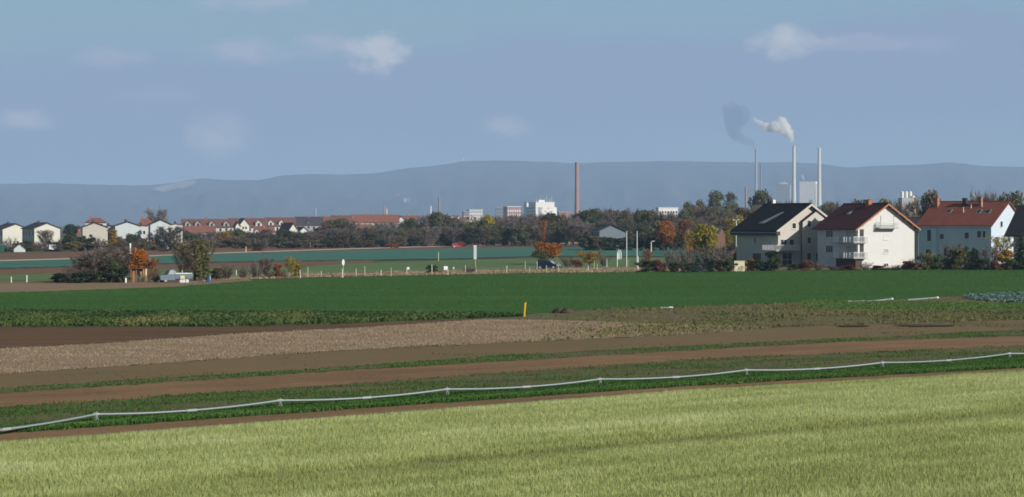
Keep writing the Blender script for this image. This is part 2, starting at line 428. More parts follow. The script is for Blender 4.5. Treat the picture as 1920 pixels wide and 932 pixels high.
def blades(name, top, bot, dens, h, w, mat, label, cat, x0=-420, x1=2350, weight=None, tint=None, rows=None, lean=0.25, leaf=False):
    yb = float(np.max(bot(np.array([x0, x1])))); yt = float(np.min(top(np.linspace(x0, x1, 60))))
    yb = min(yb, 1000)
    ymin, ymax = D(yb), D(yt)
    xa = min(X(x0, ymin), X(x0, ymax)); xb = max(X(x1, ymin), X(x1, ymax))
    n = int((xb-xa)*(ymax-ymin)*dens)
    x = rng.uniform(xa, xb, n); y = rng.uniform(ymin, ymax, n)
    if rows:
        sp, wid, ang = rows
        c, s = math.cos(ang), math.sin(ang)
        a = x*c+y*s; b = -x*s+y*c
        b = np.round(b/sp)*sp + rng.normal(0, wid, n)
        x = a*c-b*s; y = a*s+b*c
    ok, px, py = inside(x, y, top, bot, x0, x1)
    x, y, px, py = x[ok], y[ok], px[ok], py[ok]
    if weight is not None:
        wv = weight(x, y, px, py); k = rng.random(len(x)) < wv
        x, y, px, py = x[k], y[k], px[k], py[k]
    n = len(x)
    t_ = tint(x, y, px, py) if tint is not None else np.full(n, .5)
    hh = h*rng.uniform(0.5, 1.2, n)*(0.65 + 0.65*np.clip(t_, 0, 1)); ww = w*rng.uniform(0.6, 1.3, n)
    an = rng.uniform(0, 2*np.pi, n)
    dx, dy = np.cos(an)*ww/2, np.sin(an)*ww/2
    lx, ly = rng.normal(0, lean, n)*hh, rng.normal(0, lean, n)*hh
    z0 = np.full(n, 0.0)
    if leaf:                                           # quads: broad leaves
        co = np.stack([np.stack([x-dx*.4, y-dy*.4, z0], 1), np.stack([x+dx*.4, y+dy*.4, z0], 1),
                       np.stack([x+dx+lx, y+dy+ly, hh*.8], 1), np.stack([x-dx+lx*1.2, y-dy+ly*1.2, hh], 1)], 1)
        k = 4
    else:
        co = np.stack([np.stack([x-dx, y-dy, z0], 1), np.stack([x+dx, y+dy, z0], 1), np.stack([x+lx, y+ly, hh], 1)], 1)
        k = 3
    me = bpy.data.meshes.new(name)
    me.vertices.add(n*k); me.vertices.foreach_set('co', co.reshape(-1).astype(np.float32))
    me.loops.add(n*k); me.loops.foreach_set('vertex_index', np.arange(n*k, dtype=np.int32))
    me.polygons.add(n); me.polygons.foreach_set('loop_start', np.arange(0, n*k, k, dtype=np.int32))
    me.update(calc_edges=True)
    tv = tint(x, y, px, py) if tint is not None else np.full(n, 0.5)
    tv = np.clip(tv + rng.normal(0, 0.085, n), 0, 1)
    at = me.attributes.new('tint', 'FLOAT', 'POINT'); at.data.foreach_set('value', np.repeat(tv, k).astype(np.float32))
    me.materials.append(M[mat])
    o = bpy.data.objects.new(name, me); col.objects.link(o)
    o.location.z = 0.01
    return tag(o, label, cat, kind='stuff')

def rc(x, y, ang=ROWDIR):                                  # along / across the rows
    c, s = math.cos(ang), math.sin(ang); return x*c+y*s, -x*s+y*c

tinted('pale_blades', [(0.0, (0.21, 0.22, 0.085)), (0.35, (0.33, 0.37, 0.125)), (0.65, (0.46, 0.51, 0.20)), (1.0, (0.64, 0.66, 0.36))], 0.4)
tinted('green_blades', [(0.0, (0.024, 0.066, 0.011)), (0.5, (0.052, 0.130, 0.021)), (1.0, (0.13, 0.21, 0.055))], 0.3)
tinted('straw_blades', [(0.0, (0.17, 0.125, 0.075)), (0.5, (0.33, 0.25, 0.16)), (1.0, (0.50, 0.40, 0.27))], 0.15)
tinted('weed_blades', [(0.0, (0.025, 0.055, 0.014)), (0.45, (0.055, 0.10, 0.025)), (0.75, (0.13, 0.14, 0.04)), (1.0, (0.20, 0.16, 0.07))], 0.25)
tinted('blue_leaves', [(0.0, (0.03, 0.07, 0.05)), (0.5, (0.09, 0.16, 0.13)), (1.0, (0.22, 0.30, 0.27))], 0.15)

S1 = Line((330, 905), (640, 888), (1280, 829), (1920, 777))
S2 = Line((900, 960), (1480, 928), (1920, 900))
S3 = Line((0, 958), (640, 915), (1280, 862), (1920, 812))
def crop_weight(x, y, px, py):
    d1 = np.exp(-((py - S1(px))/7.0)**2) * np.clip((px-200)/500, 0, 1)
    d2 = np.exp(-((py - S2(px))/8.0)**2)
    a, b = rc(x, y)
    st = vnoise(a*0.08, b*1.0, 0.55, 3); st2 = vnoise(a, b*2, 2.2, 5)
    w = 0.55 + 0.35*st + 0.25*st2 - 0.75*d1 - 0.5*d2
    return np.clip(w, 0.05, 1)
def crop_tint(x, y, px, py):
    a, b = rc(x, y)
    d1 = np.exp(-((py - S1(px))/8.0)**2) * np.clip((px-200)/500, 0, 1); d3 = np.exp(-((py - S3(px))/14.0)**2)
    t = 0.64 - 0.13*np.clip((py - L_crop(px) - 55)/110, 0, 1)
    return t + 0.32*(vnoise(a*0.06, b, 0.9, 9)-0.5) + 0.26*(vnoise(a, b*1.5, 3.0, 10)-0.5) - 0.42*d1 - 0.06*d3
L_crop_in = Line((0, 836), (640, 788), (1280, 737.5), (1920, 698.5))
blades('crop_blades', L_crop_in, BOT, 350, 0.185, 0.028, 'pale_blades', 'pale yellow-green crop blades covering the foreground field', 'crop', x0=-800, x1=2750, weight=crop_weight, tint=crop_tint)

def g_tint(x, y, px, py):
    a, b = rc(x, y); return 0.45 + 0.35*(vnoise(a*0.1, b, 0.4, 21)-0.5) + 0.3*np.exp(-((py - L_dark(px)+2.5)/1.6)**2)
blades('vegetable_crop', L_pipe, L_dark, 420, 0.15, 0.05, 'green_blades', 'dense dark green low crop just below the white pipe', 'crop', tint=g_tint, leaf=True)
def g2_w(x, y, px, py):
    a, b = rc(x, y)
    return np.clip(0.22 + 0.8*(vnoise(a*0.25, b, 1.1, 31)-0.4) + 0.25*np.clip((640-px)/900, -0.8, 0.6), 0.06, 1)
blades('vegetable_crop', L_f4, L_pipe, 105, 0.10, 0.045, 'green_blades', 'thin rows of green seedlings just above the white pipe', 'crop', weight=g2_w, tint=lambda x, y, px, py: 0.45 + 0*x, rows=(0.55, 0.09, ROWDIR), leaf=True)
blades('vegetable_crop', L_f6, L_f5, 55, 0.10, 0.06, 'green_blades', 'thin line of green plants between brown soil bands', 'crop', tint=lambda x, y, px, py: 0.5 + 0*x,
       weight=lambda x, y, px, py: np.clip(0.25 + 1.2*(vnoise(*rc(x, y), 4.0, 41)-0.3), 0.08, 1), leaf=True)
def st_w(x, y, px, py): return np.clip(0.3 + 0.9*vnoise(x, y, 2.5, 51), 0, 1)
blades('stubble', L_f8, L_f7, 40, 0.10, 0.06, 'straw_blades', 'pale cut straw stubble standing on the beige band', 'stubble', x1=1425, weight=st_w, tint=lambda x, y, px, py: 0.36 + 0.3*vnoise(x, y, 3.0, 52), lean=0.6)
blades('weeds', L_f7, L_f6, 10, 0.10, 0.07, 'weed_blades', 'scattered small weeds on the olive soil strip', 'weeds', weight=lambda x, y, px, py: np.clip(2*(vnoise(*rc(x, y), 5.0, 61)-0.55), 0, 1)*np.clip(px/700, 0.2, 1), tint=lambda x, y, px, py: 0.5+0*x, leaf=True)
def shifted(l, dy):
    n = Line((0, 0), (1, 1)); n.x = l.x; n.y = l.y + dy; return n
for (ln, a_, b_, dn, hh_, lab, xs, xe) in ((L_f7, -1.2, 1.6, 9, .16, 'thin weeds along the lower edge of the stubble', -420, 1440), (L_f8, -1.5, 1.0, 2.2, .2, 'scattered dark tufts along the upper edge of the stubble', 300, 1000), (L_f5, -1.0, 1.2, 8, .12, 'small weeds along the wide brown soil strip', -420, 2350),
                                    (L_dark, -1.0, 2.2, 40, .12, 'yellowish grass line below the dark green strip', -420, 2350), (L_f4, -1.5, 1.0, 22, .1, 'seedlings straying onto the wide brown soil strip', -420, 2350)):
    blades('edge_weeds', shifted(ln, a_), shifted(ln, b_), dn, hh_, .07, 'weed_blades', lab, 'weeds', x0=xs, x1=xe, leaf=True, lean=.5, tint=lambda x, y, px, py, q=(.7 if ln is L_dark else .4): q + 0*x,
           weight=lambda x, y, px, py: np.clip(2.2*(vnoise(x, y, 2.6, 66)-.42), 0, 1))
# rough strip between wheat and tilled soil
def wd_t(x, y, px, py): return 0.22 + 0.2*np.clip((px - 500)/400, 0, 1) + 0.36*np.clip((py - L_weed(px))/22, 0, 1) + 0.55*(vnoise(x, y*0.25, 3.0, 71)-0.5) - 0.25*np.clip((py - L_f9(px) + 3)/3, 0, 1)
blades('weeds', L_weed, L_f9, 24, 0.30, 0.2, 'weed_blades', 'tall tangled weeds edging the wheat field at left', 'weeds', x1=985, tint=wd_t, leaf=True, lean=0.4,
       weight=lambda x, y, px, py: np.clip(0.35 + 0.9*vnoise(x, y*0.3, 2.5, 72), 0, 1))
def wf_w(x, y, px, py): return np.clip(1.6*(vnoise(*rc(x, y, math.radians(38)), 7.0, 81)-0.35), 0.05, 1)*np.clip((px-980)/250, 0, 1)
def wf_t(x, y, px, py):
    br = np.exp(-((py - Line((1500, 571), (1920, 579))(px))/6.0)**2)*np.clip((px-1480)/120, 0, 1)
    return 0.75 - 0.4*br + 0.3*(vnoise(x, y*0.4, 6.0, 82)-0.5)
blades('weeds', L_weed, L_f7, 14, 0.15, 0.12, 'weed_blades', 'thin patchy weeds on the ground right of the yellow post', 'weeds', x0=990, weight=wf_w, tint=wf_t, leaf=True, lean=0.5)
blades('weeds', Line((1480, 563), (1920, 571)), Line((1480, 578), (1700, 586), (1920, 584)), 60, 0.14, 0.10, 'green_blades', 'fresh green grass patch below the cabbages', 'grass', x0=1500, leaf=True,
       weight=lambda x, y, px, py: np.clip((px-1490)/140, 0, 1)*np.clip(0.3+vnoise(x, y, 3, 84), 0, 1), tint=lambda x, y, px, py: 0.75+0*x)
blades('cabbage_crop', Line((1812, 556), (1870, 553), (1920, 551)), Line((1812, 560), (1845, 566), (1920, 570)), 26, 0.34, 0.30, 'blue_leaves', 'blue-green cabbage patch at the right edge below the wheat', 'cabbages', x0=1812, x1=2100, leaf=True, lean=0.6,
       tint=lambda x, y, px, py: 0.45+0.4*(vnoise(x, y, 0.6, 91)-0.5))
# low sward of the wheat itself: short blades on the nearer half so that it is no painted sheet
blades('wheat_blades', L_wheat, L_weed, 9.0, 0.13, 0.09, 'green_blades', 'short green wheat blades covering the broad field', 'wheat', tint=lambda x, y, px, py: 0.5 + 0.25*(vnoise(x*0.2, y, 6, 95)-0.5), lean=0.5)
blades('dry_grass', L_dry, Line((0, 532), (400, 526.5), (560, 521.5), (1000, 512.5), (1920, 503)), 5.0, 0.35, 0.14, 'straw_blades', 'dry yellow grass along the fence behind the wheat', 'grass', x0=380, x1=1420,
       tint=lambda x, y, px, py: 0.3 + 0.5*(vnoise(x, y, 5, 97)-0.3), lean=0.4)
# ================================================================== TREES AND SHRUBS (prototypes one unit high, copied and scaled)
plain('bark', (0.10, 0.08, 0.065), 0.9, 0.3, 6.0)
plain('bark_pale', (0.20, 0.17, 0.14), 0.9, 0.3, 6.0)
leafy('twig_brown', (0.095, 0.075, 0.062), (0.17, 0.13, 0.10), 0.0, 0.25, 0.9)
leafy('twig_grey', (0.12, 0.10, 0.095), (0.20, 0.17, 0.15), 0.0, 0.25, 0.9)
leafy('twig_purple', (0.12, 0.08, 0.08), (0.19, 0.13, 0.115), 0.0, 0.2, 0.9)
leafy('leaf_dark', (0.03, 0.042, 0.018), (0.068, 0.082, 0.032), 0.15, 0.3)
leafy('leaf_green', (0.045, 0.075, 0.02), (0.10, 0.14, 0.035), 0.25, 0.3)
leafy('leaf_olive', (0.085, 0.085, 0.025), (0.18, 0.165, 0.05), 0.25, 0.3)
leafy('leaf_moss', (0.07, 0.085, 0.035), (0.15, 0.15, 0.07), 0.2, 0.25)
leafy('leaf_brown', (0.085, 0.065, 0.04), (0.17, 0.125, 0.07), 0.2, 0.3)
leafy('leaf_yellow', (0.26, 0.21, 0.018), (0.50, 0.42, 0.045), 0.35, 0.15)
leafy('leaf_gold', (0.26, 0.145, 0.015), (0.52, 0.32, 0.03), 0.35, 0.15)
leafy('leaf_orange', (0.24, 0.075, 0.012), (0.46, 0.17, 0.022), 0.3, 0.15)
leafy('leaf_rust', (0.15, 0.06, 0.025), (0.28, 0.12, 0.045), 0.25, 0.2)
leafy('leaf_red', (0.09, 0.028, 0.022), (0.19, 0.055, 0.04), 0.2, 0.2)
leafy('needle_dark', (0.012, 0.026, 0.016), (0.035, 0.06, 0.032), 0.1, 0.2)
leafy('needle_blue', (0.06, 0.095, 0.085), (0.13, 0.18, 0.16), 0.1, 0.1)

def rnd_unit(r):
    while True:
        v = Vector((r.uniform(-1, 1), r.uniform(-1, 1), r.uniform(-1, 1)))
        if 0.05 < v.length < 1: return v.normalized()

def leaf_quads(mb, pts, size, r, flat=0.0):
    for p in pts:
        n = rnd_unit(r); t = n.orthogonal().normalized(); t = Matrix.Rotation(r.uniform(0, 6.28), 3, n) @ t
        b = n.cross(t); s = size*r.uniform(0.6, 1.35); k = r.uniform(0.5, 0.9)
        mb.add([p - t*s*.5, p + b*s*k*.45, p + t*s*.5, p - b*s*k*.45], [(0, 1, 2, 3)])

def ribbon(mb, a, b, w, r):
    d = (b-a).normalized(); s = d.cross(rnd_unit(r)).normalized()*w
    mb.add([a-s, a+s, b+s*.25, b-s*.25], [(0, 1, 2, 3)])

def skeleton(r, h0, R, top, n_limb, wood, twigs=None, tw=0, tl=0.14, wid=0.0035):
    """trunk and limbs in wood (tubes), fine twigs as ribbons in twigs; returns limb end points"""
    ends = []
    wood.tube((0, 0, -0.02), (0.01, 0, h0), 0.028, 0.02, 6, False)
    wood.tube((0.01, 0, h0), (r.uniform(-.03, .03), r.uniform(-.03, .03), top*0.92), 0.02, 0.004, 6, False)
    for i in range(n_limb):
        a = i*2.399 + r.uniform(-.4, .4); z = h0*0.7 + (top*0.75-h0*0.7)*i/n_limb
        prof = math.sin(math.pi*min(1, max(0.12, (z-h0*0.4)/(top-h0*0.4))))**0.6
        L = R*prof*r.uniform(0.75, 1.05)
        p0 = Vector((0.01, 0, z)); p1 = p0 + Vector((math.cos(a)*L*.55, math.sin(a)*L*.55, L*0.45 + .04)); p2 = p0 + Vector((math.cos(a+.2)*L, math.sin(a+.2)*L, L*0.75+.07))
        p2.z = min(p2.z, top*0.97)
        wood.tube(p0, p1, 0.012, 0.007, 5, False); wood.tube(p1, p2, 0.007, 0.003, 4, False)
        ends += [p1, p2, (p1+p2)/2]
        if twigs is not None:
            for k in range(tw):
                q = p0.lerp(p1, r.random()) if r.random() < .35 else p1.lerp(p2, r.random()*1.1)
                d = (Vector((math.cos(a), math.sin(a), 0.9)) + rnd_unit(r)*1.1).normalized()
                e = q + d*tl*r.uniform(.5, 1.3); ribbon(twigs, q, e, wid*1.5, r)
                for _ in range(4):
                    s = q.lerp(e, r.uniform(.2, 1)); e2 = s + (d + rnd_unit(r)*1.0).normalized()*tl*r.uniform(.3, .8)
                    ribbon(twigs, s, e2, wid, r)
    return ends

def crown_pts(r, lobes, n):
    pts = []
    wts = [l[1]**2 for l in lobes]
    for c, R in r.choices(lobes, wts, k=n):
        d = rnd_unit(r)*R*(r.random()**0.4); d.z *= 0.85
        pts.append(c + d)
    return pts

PROTO = {}
def proto(kind, i):
    key = (kind, i)
    if key in PROTO: return PROTO[key]
    r = random.Random(hash(kind) % 1000 if False else sum(map(ord, kind))*7 + i*131)
    wood, leaf = MB(), MB()
    if kind == 'round':                                   # broad crown on a short trunk
        skeleton(r, 0.22, 0.36, 0.9, 11, wood)
        lobes = []
        for k in range(34):
            a = r.uniform(0, 6.28); z = r.uniform(0.24, 0.90); q = math.sin(math.pi*min(1, (z-0.12)/0.88))**0.7
            rad = 0.31*q*math.sqrt(r.random()); lobes.append((Vector((math.cos(a)*rad, math.sin(a)*rad, z)), r.uniform(0.09, 0.17)))
        leaf_quads(leaf, crown_pts(r, lobes, 3600), 0.054, r)
    elif kind == 'sparse':                                # half bare, leaves left in clumps
        tw = MB(); ends = skeleton(r, 0.2, 0.40, 0.95, 15, wood, wood, 16, 0.13, 0.003)
        lobes = [(e + rnd_unit(r)*0.03, r.uniform(0.07, 0.14)) for e in ends]
        leaf_quads(leaf, crown_pts(r, lobes, 2200), 0.042, r)
    elif kind == 'tall':                                  # upright, poplar-like
        skeleton(r, 0.12, 0.20, 0.95, 12, wood)
        lobes = []
        for k in range(34):
            z = r.uniform(0.10, 0.92); q = math.sin(math.pi*min(1, z*0.9+0.08))**0.5; a = r.uniform(0, 6.28); rad = 0.16*q*math.sqrt(r.random())
            lobes.append((Vector((math.cos(a)*rad, math.sin(a)*rad, z)), r.uniform(0.08, 0.13)))
        leaf_quads(leaf, crown_pts(r, lobes, 3000), 0.045, r)
    elif kind == 'bare':                                  # leafless
        skeleton(r, 0.18, 0.40, 0.97, 22, wood, leaf, 46, 0.15, 0.0045)
    elif kind == 'bush':                                  # many-stemmed, leafy to the ground
        for k in range(7):
            a = r.uniform(0, 6.28); wood.tube((math.cos(a)*.05, math.sin(a)*.05, -0.02), (math.cos(a)*.3, math.sin(a)*.3, r.uniform(.5, .8)), 0.016, 0.004, 5, False)
        lobes = []
        for k in range(20):
            a = r.uniform(0, 6.28); z = r.uniform(0.12, 0.86); rad = 0.46*math.sqrt(r.random())*(1.05 - 0.55*z)
            lobes.append((Vector((math.cos(a)*rad, math.sin(a)*rad, z)), r.uniform(0.10, 0.18)))
        leaf_quads(leaf, crown_pts(r, lobes, 2600), 0.075, r)
    elif kind == 'brush':                                 # leafless bush
        for k in range(26):
            a = r.uniform(0, 6.28); t = r.uniform(.1, .5); e = Vector((math.cos(a)*t, math.sin(a)*t, r.uniform(.6, 1.0)))
            b = Vector((math.cos(a)*.08, math.sin(a)*.08, -0.02)); wood.tube(b, e, 0.01, 0.003, 4, False)
            for _ in range(26):
                q = b.lerp(e, r.uniform(.15, 1)); d = (e-b).normalized()*0.7 + rnd_unit(r)*.8
                ribbon(leaf, q, q + d*r.uniform(.08, .24), 0.009, r)
    elif kind == 'conifer':
        wood.tube((0, 0, -0.02), (0, 0, 0.97), 0.022, 0.004, 6, False)
        for k in range(24):
            z = 0.05 + 0.92*k/24; R = 0.27*(1-z)**0.85 + 0.012
            for j in range(11):
                a = j*0.571 + k*0.9 + r.uniform(-.2, .2); d = Vector((math.cos(a), math.sin(a), -0.28)).normalized(); s = Vector((-math.sin(a), math.cos(a), 0))
                RR = R*r.uniform(.75, 1.12)
                for q in range(5):
                    p = Vector((0, 0, z)) + d*RR*(q+0.6)/5; w = (0.055*(1-z)+0.014)*r.uniform(.7, 1.3)
                    up = Vector((0, 0, r.uniform(-.012, .012)))
                    leaf.add([p - s*w, p + d*RR*.28 + up, p + s*w, p - d*RR*.12 - up], [(0, 1, 2, 3)])
    lv = np.array([tuple(v) for v in leaf.v]); zmax = np.percentile(lv[:, 2], 99.3)
    rad = np.percentile(np.abs(lv[:, 0]), 96.5)*.5 + np.percentile(np.abs(lv[:, 1]), 96.5)*.5
    for mb in (wood, leaf): mb.v = [(x*.5/rad, y*.5/rad, z/zmax) for x, y, z in mb.v]
    res = []
    for nm, mb in (('trunk', wood), ('crown', leaf)):
        me = mb.mesh('%s_%s' % (kind, nm)); me.materials.append(M['bark']); res.append(me)
    PROTO[key] = res
    return res

WIDTH = {'round': 0.84, 'sparse': 0.86, 'tall': 0.44, 'bare': 0.86, 'bush': 1.05, 'brush': 1.05, 'conifer': 0.56}
NVAR = {'round': 4, 'sparse': 3, 'tall': 3, 'bare': 4, 'bush': 4, 'brush': 3, 'conifer': 1}
NAMES = {'round': 'leafy_tree', 'sparse': 'autumn_tree', 'tall': 'tall_tree', 'bare': 'bare_tree', 'bush': 'bush', 'brush': 'bare_bush', 'conifer': 'conifer'}
tree_no = [0]
def plant(kind, px, d, top, wpx, mat, label, group=None, bark='bark', cat=None, base=None, rz=None):
    """a tree or shrub: px centre column, d metres away, top row in the photo, width in photo pixels"""
    tree_no[0] += 1
    if base is not None: d = D(base)
    h = Z(top, d); w = wpx*d/FPX
    tr, cr = proto(kind, tree_no[0] % NVAR[kind])
    cat = cat or ('shrub' if kind in ('bush', 'brush') else 'tree')
    root = empty(NAMES[kind], (X(px, d), d, 0), random.uniform(0, 6.28) if rz is None else rz, label, cat, group)
    root.scale = (w, w, h)
    for nm, me, mt in (('trunk' if cat == 'tree' else 'stem', tr, bark), ('crown' if cat == 'tree' else 'foliage', cr, mat)):
        o = bpy.data.objects.new(nm, me); col.objects.link(o); o.parent = root
        o.material_slots[0].link = 'OBJECT'; o.material_slots[0].material = M[mt]
    return root
# ================================================================== NEAR THINGS
plain('plaster_white', (0.575, 0.575, 0.555), 0.9, 0.05, 0.5)
plain('plaster_cream', (0.48, 0.45, 0.395), 0.9, 0.05, 0.5)
plain('plaster_shade_blue', (0.48, 0.55, 0.63), 0.9, 0.05, 0.5)  # white plaster with the blue of its shaded wall mixed into the colour
plain('plaster_yellow', (0.56, 0.555, 0.48), 0.9, 0.06, 0.4)
plain('plaster_cool', (0.50, 0.55, 0.56), 0.9, 0.06, 0.4)
plain('plaster_grey', (0.36, 0.36, 0.36), 0.9, 0.1, 0.4)
plain('trim_white', (0.68, 0.68, 0.66), 0.6, 0.05, 1.0)
plain('wood_orange', (0.34, 0.15, 0.07), 0.7, 0.15, 2.0)
plain('wood_brown', (0.14, 0.075, 0.045), 0.8, 0.25, 3.0)
plain('brick_shaded', (0.07, 0.042, 0.034), 0.8, 0.25, 3.0)  # basement brick, its colour darkened to carry the shade under the balconies
plain('wood_grey', (0.24, 0.20, 0.15), 0.9, 0.25, 4.0)
plain('dark_trim', (0.035, 0.032, 0.035), 0.6, 0.1, 1.0)
plain('glass_dark', (0.025, 0.03, 0.04), 0.12, 0.2, 0.7, spec=0.6)
plain('glass_pale', (0.30, 0.34, 0.36), 0.15, 0.1, 0.7, spec=0.6)
plain('brick', (0.33, 0.14, 0.085), 0.85, 0.2, 3.0)
plain('white_metal', (0.70, 0.71, 0.70), 0.4, 0.04, 2.0)
plain('grey_metal', (0.30, 0.31, 0.32), 0.45, 0.08, 2.0)
plain('aluminium', (0.80, 0.82, 0.82), 0.34, 0.05, 1.5, metal=0.85)
plain('yellow_paint', (0.62, 0.40, 0.03), 0.5, 0.1, 3.0)
plain('rubber', (0.018, 0.018, 0.018), 0.8, 0.1, 5.0)
plain('car_blue', (0.012, 0.02, 0.055), 0.28, 0.1, 1.0, spec=0.5)
plain('car_red', (0.42, 0.05, 0.09), 0.3, 0.1, 1.0, spec=0.5)
plain('truck_paint', (0.11, 0.15, 0.19), 0.4, 0.1, 1.0, spec=0.4)
plain('tarp_blue', (0.02, 0.07, 0.20), 0.5, 0.2, 2.0)
plain('canvas', (0.55, 0.50, 0.34), 0.8, 0.15, 2.0)
plain('ink', (0.06, 0.06, 0.06), 0.8, 0.2, 2.0)

def roof_mat(name, c, course=0.34, var=0.18):
    """clay or concrete tiles: courses and weathering"""
    m, nt, out = new_mat(name); N, L = nt.nodes, nt.links
    b = N.new('ShaderNodeBsdfPrincipled'); b.inputs['Roughness'].default_value = 0.8; b.inputs['Specular IOR Level'].default_value = 0.2
    L.new(b.outputs[0], out.inputs['Surface'])
    tc = N.new('ShaderNodeTexCoord')
    n = N.new('ShaderNodeTexNoise'); n.inputs['Scale'].default_value = 0.5; n.inputs['Detail'].default_value = 8; n.inputs['Roughness'].default_value = 0.7
    L.new(tc.outputs['Object'], n.inputs['Vector'])
    r = N.new('ShaderNodeValToRGB'); r.color_ramp.elements[0].position = 0.3; r.color_ramp.elements[1].position = 0.7
    r.color_ramp.elements[0].color = tuple(x*(1-var) for x in c) + (1,); r.color_ramp.elements[1].color = tuple(x*(1+var) for x in c) + (1,)
    L.new(n.outputs['Fac'], r.inputs[0]); L.new(r.outputs[0], b.inputs['Base Color'])
    w = N.new('ShaderNodeTexWave'); w.wave_type = 'BANDS'; w.bands_direction = 'Z'; w.wave_profile = 'SAW'
    w.inputs['Scale'].default_value = 0.314/ (course*0.55); w.inputs['Distortion'].default_value = 0.15
    L.new(tc.outputs['Object'], w.inputs['Vector'])
    bp = N.new('ShaderNodeBump'); bp.inputs['Strength'].default_value = 0.5; bp.inputs['Distance'].default_value = 0.05
    L.new(w.outputs['Fac'], bp.inputs['Height']); L.new(bp.outputs[0], b.inputs['Normal'])
    M[name] = m
roof_mat('roof_red', (0.21, 0.068, 0.045))
roof_mat('roof_wine', (0.105, 0.034, 0.03))
roof_mat('roof_black', (0.02, 0.02, 0.024))
roof_mat('roof_far_red', (0.21, 0.092, 0.072))
roof_mat('roof_far_brown', (0.15, 0.08, 0.07))
roof_mat('roof_far_dark', (0.065, 0.062, 0.075))

def window(parent, side, c, z0, w, h, off=0.0, pane='glass_dark', mull=0, sill=True, frame='trim_white'):
    """side 'g': on the plane y=off facing -y, c along x; side 'l': on the plane x=off facing -x, c along y"""
    fr, gl = MB(), MB()
    t = 0.07
    def bx(mb, a0, a1, zz0, zz1, d0, d1):
        if side == 'g': mb.box(a0, a1, off-d1, off-d0, zz0, zz1)
        else: mb.box(off-d1, off-d0, a0, a1, zz0, zz1)
    a0, a1, z1 = c-w/2, c+w/2, z0+h
    bx(fr, a0-t, a0, z0-t, z1+t, 0.0, 0.05); bx(fr, a1, a1+t, z0-t, z1+t, 0.0, 0.05)
    bx(fr, a0, a1, z1, z1+t, 0.0, 0.05); bx(fr, a0, a1, z0-t, z0, 0.0, 0.05)
    for k in range(mull):
        q = a0 + (a1-a0)*(k+1)/(mull+1); bx(fr, q-.035, q+.035, z0, z1, 0.022, 0.05)
    if sill: bx(fr, a0-.15, a1+.15, z0-t-.06, z0-t, 0.0, 0.16)
    f = fr.build('window', frame, parent)
    bx(gl, a0, a1, z0, z1, 0.003, 0.02)
    gl.build('pane', pane, f)
    return f

def house(name, label, px, base, a, W, L, eave, pitch, ov, wall, roof, thick=0.22, cat='house', ovg=None, verge=None, d=None, group=None):
    """gabled house. Local frame: gable wall in y=0 facing -y, x to the right along it, length along +y.
    px/base is the near left corner; the gable faces the camera and turns right by angle a"""
    d = d or D(base)
    root = empty(name, (X(px, d), d, 0), a, label, cat, group)
    tp = math.tan(pitch); ovg = ov if ovg is None else ovg
    ridge = eave + W/2*tp
    mb = MB(); mb.add([(0,0,-.2),(W,0,-.2),(W,0,eave),(W/2,0,ridge),(0,0,eave),(0,L,-.2),(W,L,-.2),(W,L,eave),(W/2,L,ridge),(0,L,eave)],
                      [(0,1,2,3,4),(9,8,7,6,5),(0,4,9,5),(1,6,7,2),(4,3,8,9),(2,7,8,3)])
    w = mb.build('wall', wall, root)
    rf = MB(); lift = 0.03 + thick/math.cos(pitch)
    ze = eave - ov*tp
    rz = ridge + lift; re = ze + lift
    rf.slab([(-ov, L+ovg, re), (-ov, -ovg, re), (W/2-.004, -ovg, rz), (W/2-.004, L+ovg, rz)], thick)
    rf.slab([(W+ov, -ovg, re), (W+ov, L+ovg, re), (W/2+.004, L+ovg, rz), (W/2+.004, -ovg, rz)], thick)
    r = rf.build('roof', roof, root)
    cap = MB().tube((W/2, -ovg-.01, rz+.0), (W/2, L+ovg+.01, rz+.0), 0.11, 0.11, 8); cap.build('ridge_cap', roof, r)
    if verge:
        for s in (-1, 1):
            x0 = -ov if s < 0 else W+ov
            vb = MB().slab([(x0, -ovg-.012, re-.03), (W/2, -ovg-.012, rz-.03), (W/2, -ovg-.012, rz-thick-.16), (x0, -ovg-.012, re-thick-.16)][::(1 if s > 0 else -1)], 0.04)
            vb.build('verge_board', verge, r)
    gt = MB().tube((-ov-.06, -ovg, ze+.02), (-ov-.06, L+ovg, ze+.02), 0.07, 0.07, 8); gt.build('gutter', 'grey_metal', r)
    root['_r'] = 0; del root['_r']
    return root, w, r, dict(W=W, L=L, eave=eave, ridge=ridge, tp=tp, lift=lift, rz=rz)

def skylight(roof, P, x, y, w, h, pane='glass_pale'):
    """on the left slope, x horizontally from the left wall plane"""
    tp = P['tp']; z = lambda q: P['eave'] + q*tp + P['lift'] + 0.005
    f = MB().slab([(x, y+w, z(x)+.06), (x, y, z(x)+.06), (x+h, y, z(x+h)+.06), (x+h, y+w, z(x+h)+.06)], 0.10).build('skylight', 'grey_metal', roof)
    e = 0.08
    MB().slab([(x+e, y+w-e, z(x+e)+.07), (x+e, y+e, z(x+e)+.07), (x+h-e, y+e, z(x+h-e)+.07), (x+h-e, y+w-e, z(x+h-e)+.07)], 0.03).build('pane', pane, f)

def chimney(roof, P, x, y, w, top, mat='brick'):
    z0 = P['ridge'] - 1.2
    mb = MB().box(x-w/2, x+w/2, y-w/2, y+w/2, z0, P['rz']+top)
    mb.box(x-w/2-.06, x+w/2+.06, y-w/2-.06, y+w/2+.06, P['rz']+top, P['rz']+top+.1)
    return mb.build('chimney', mat, roof)

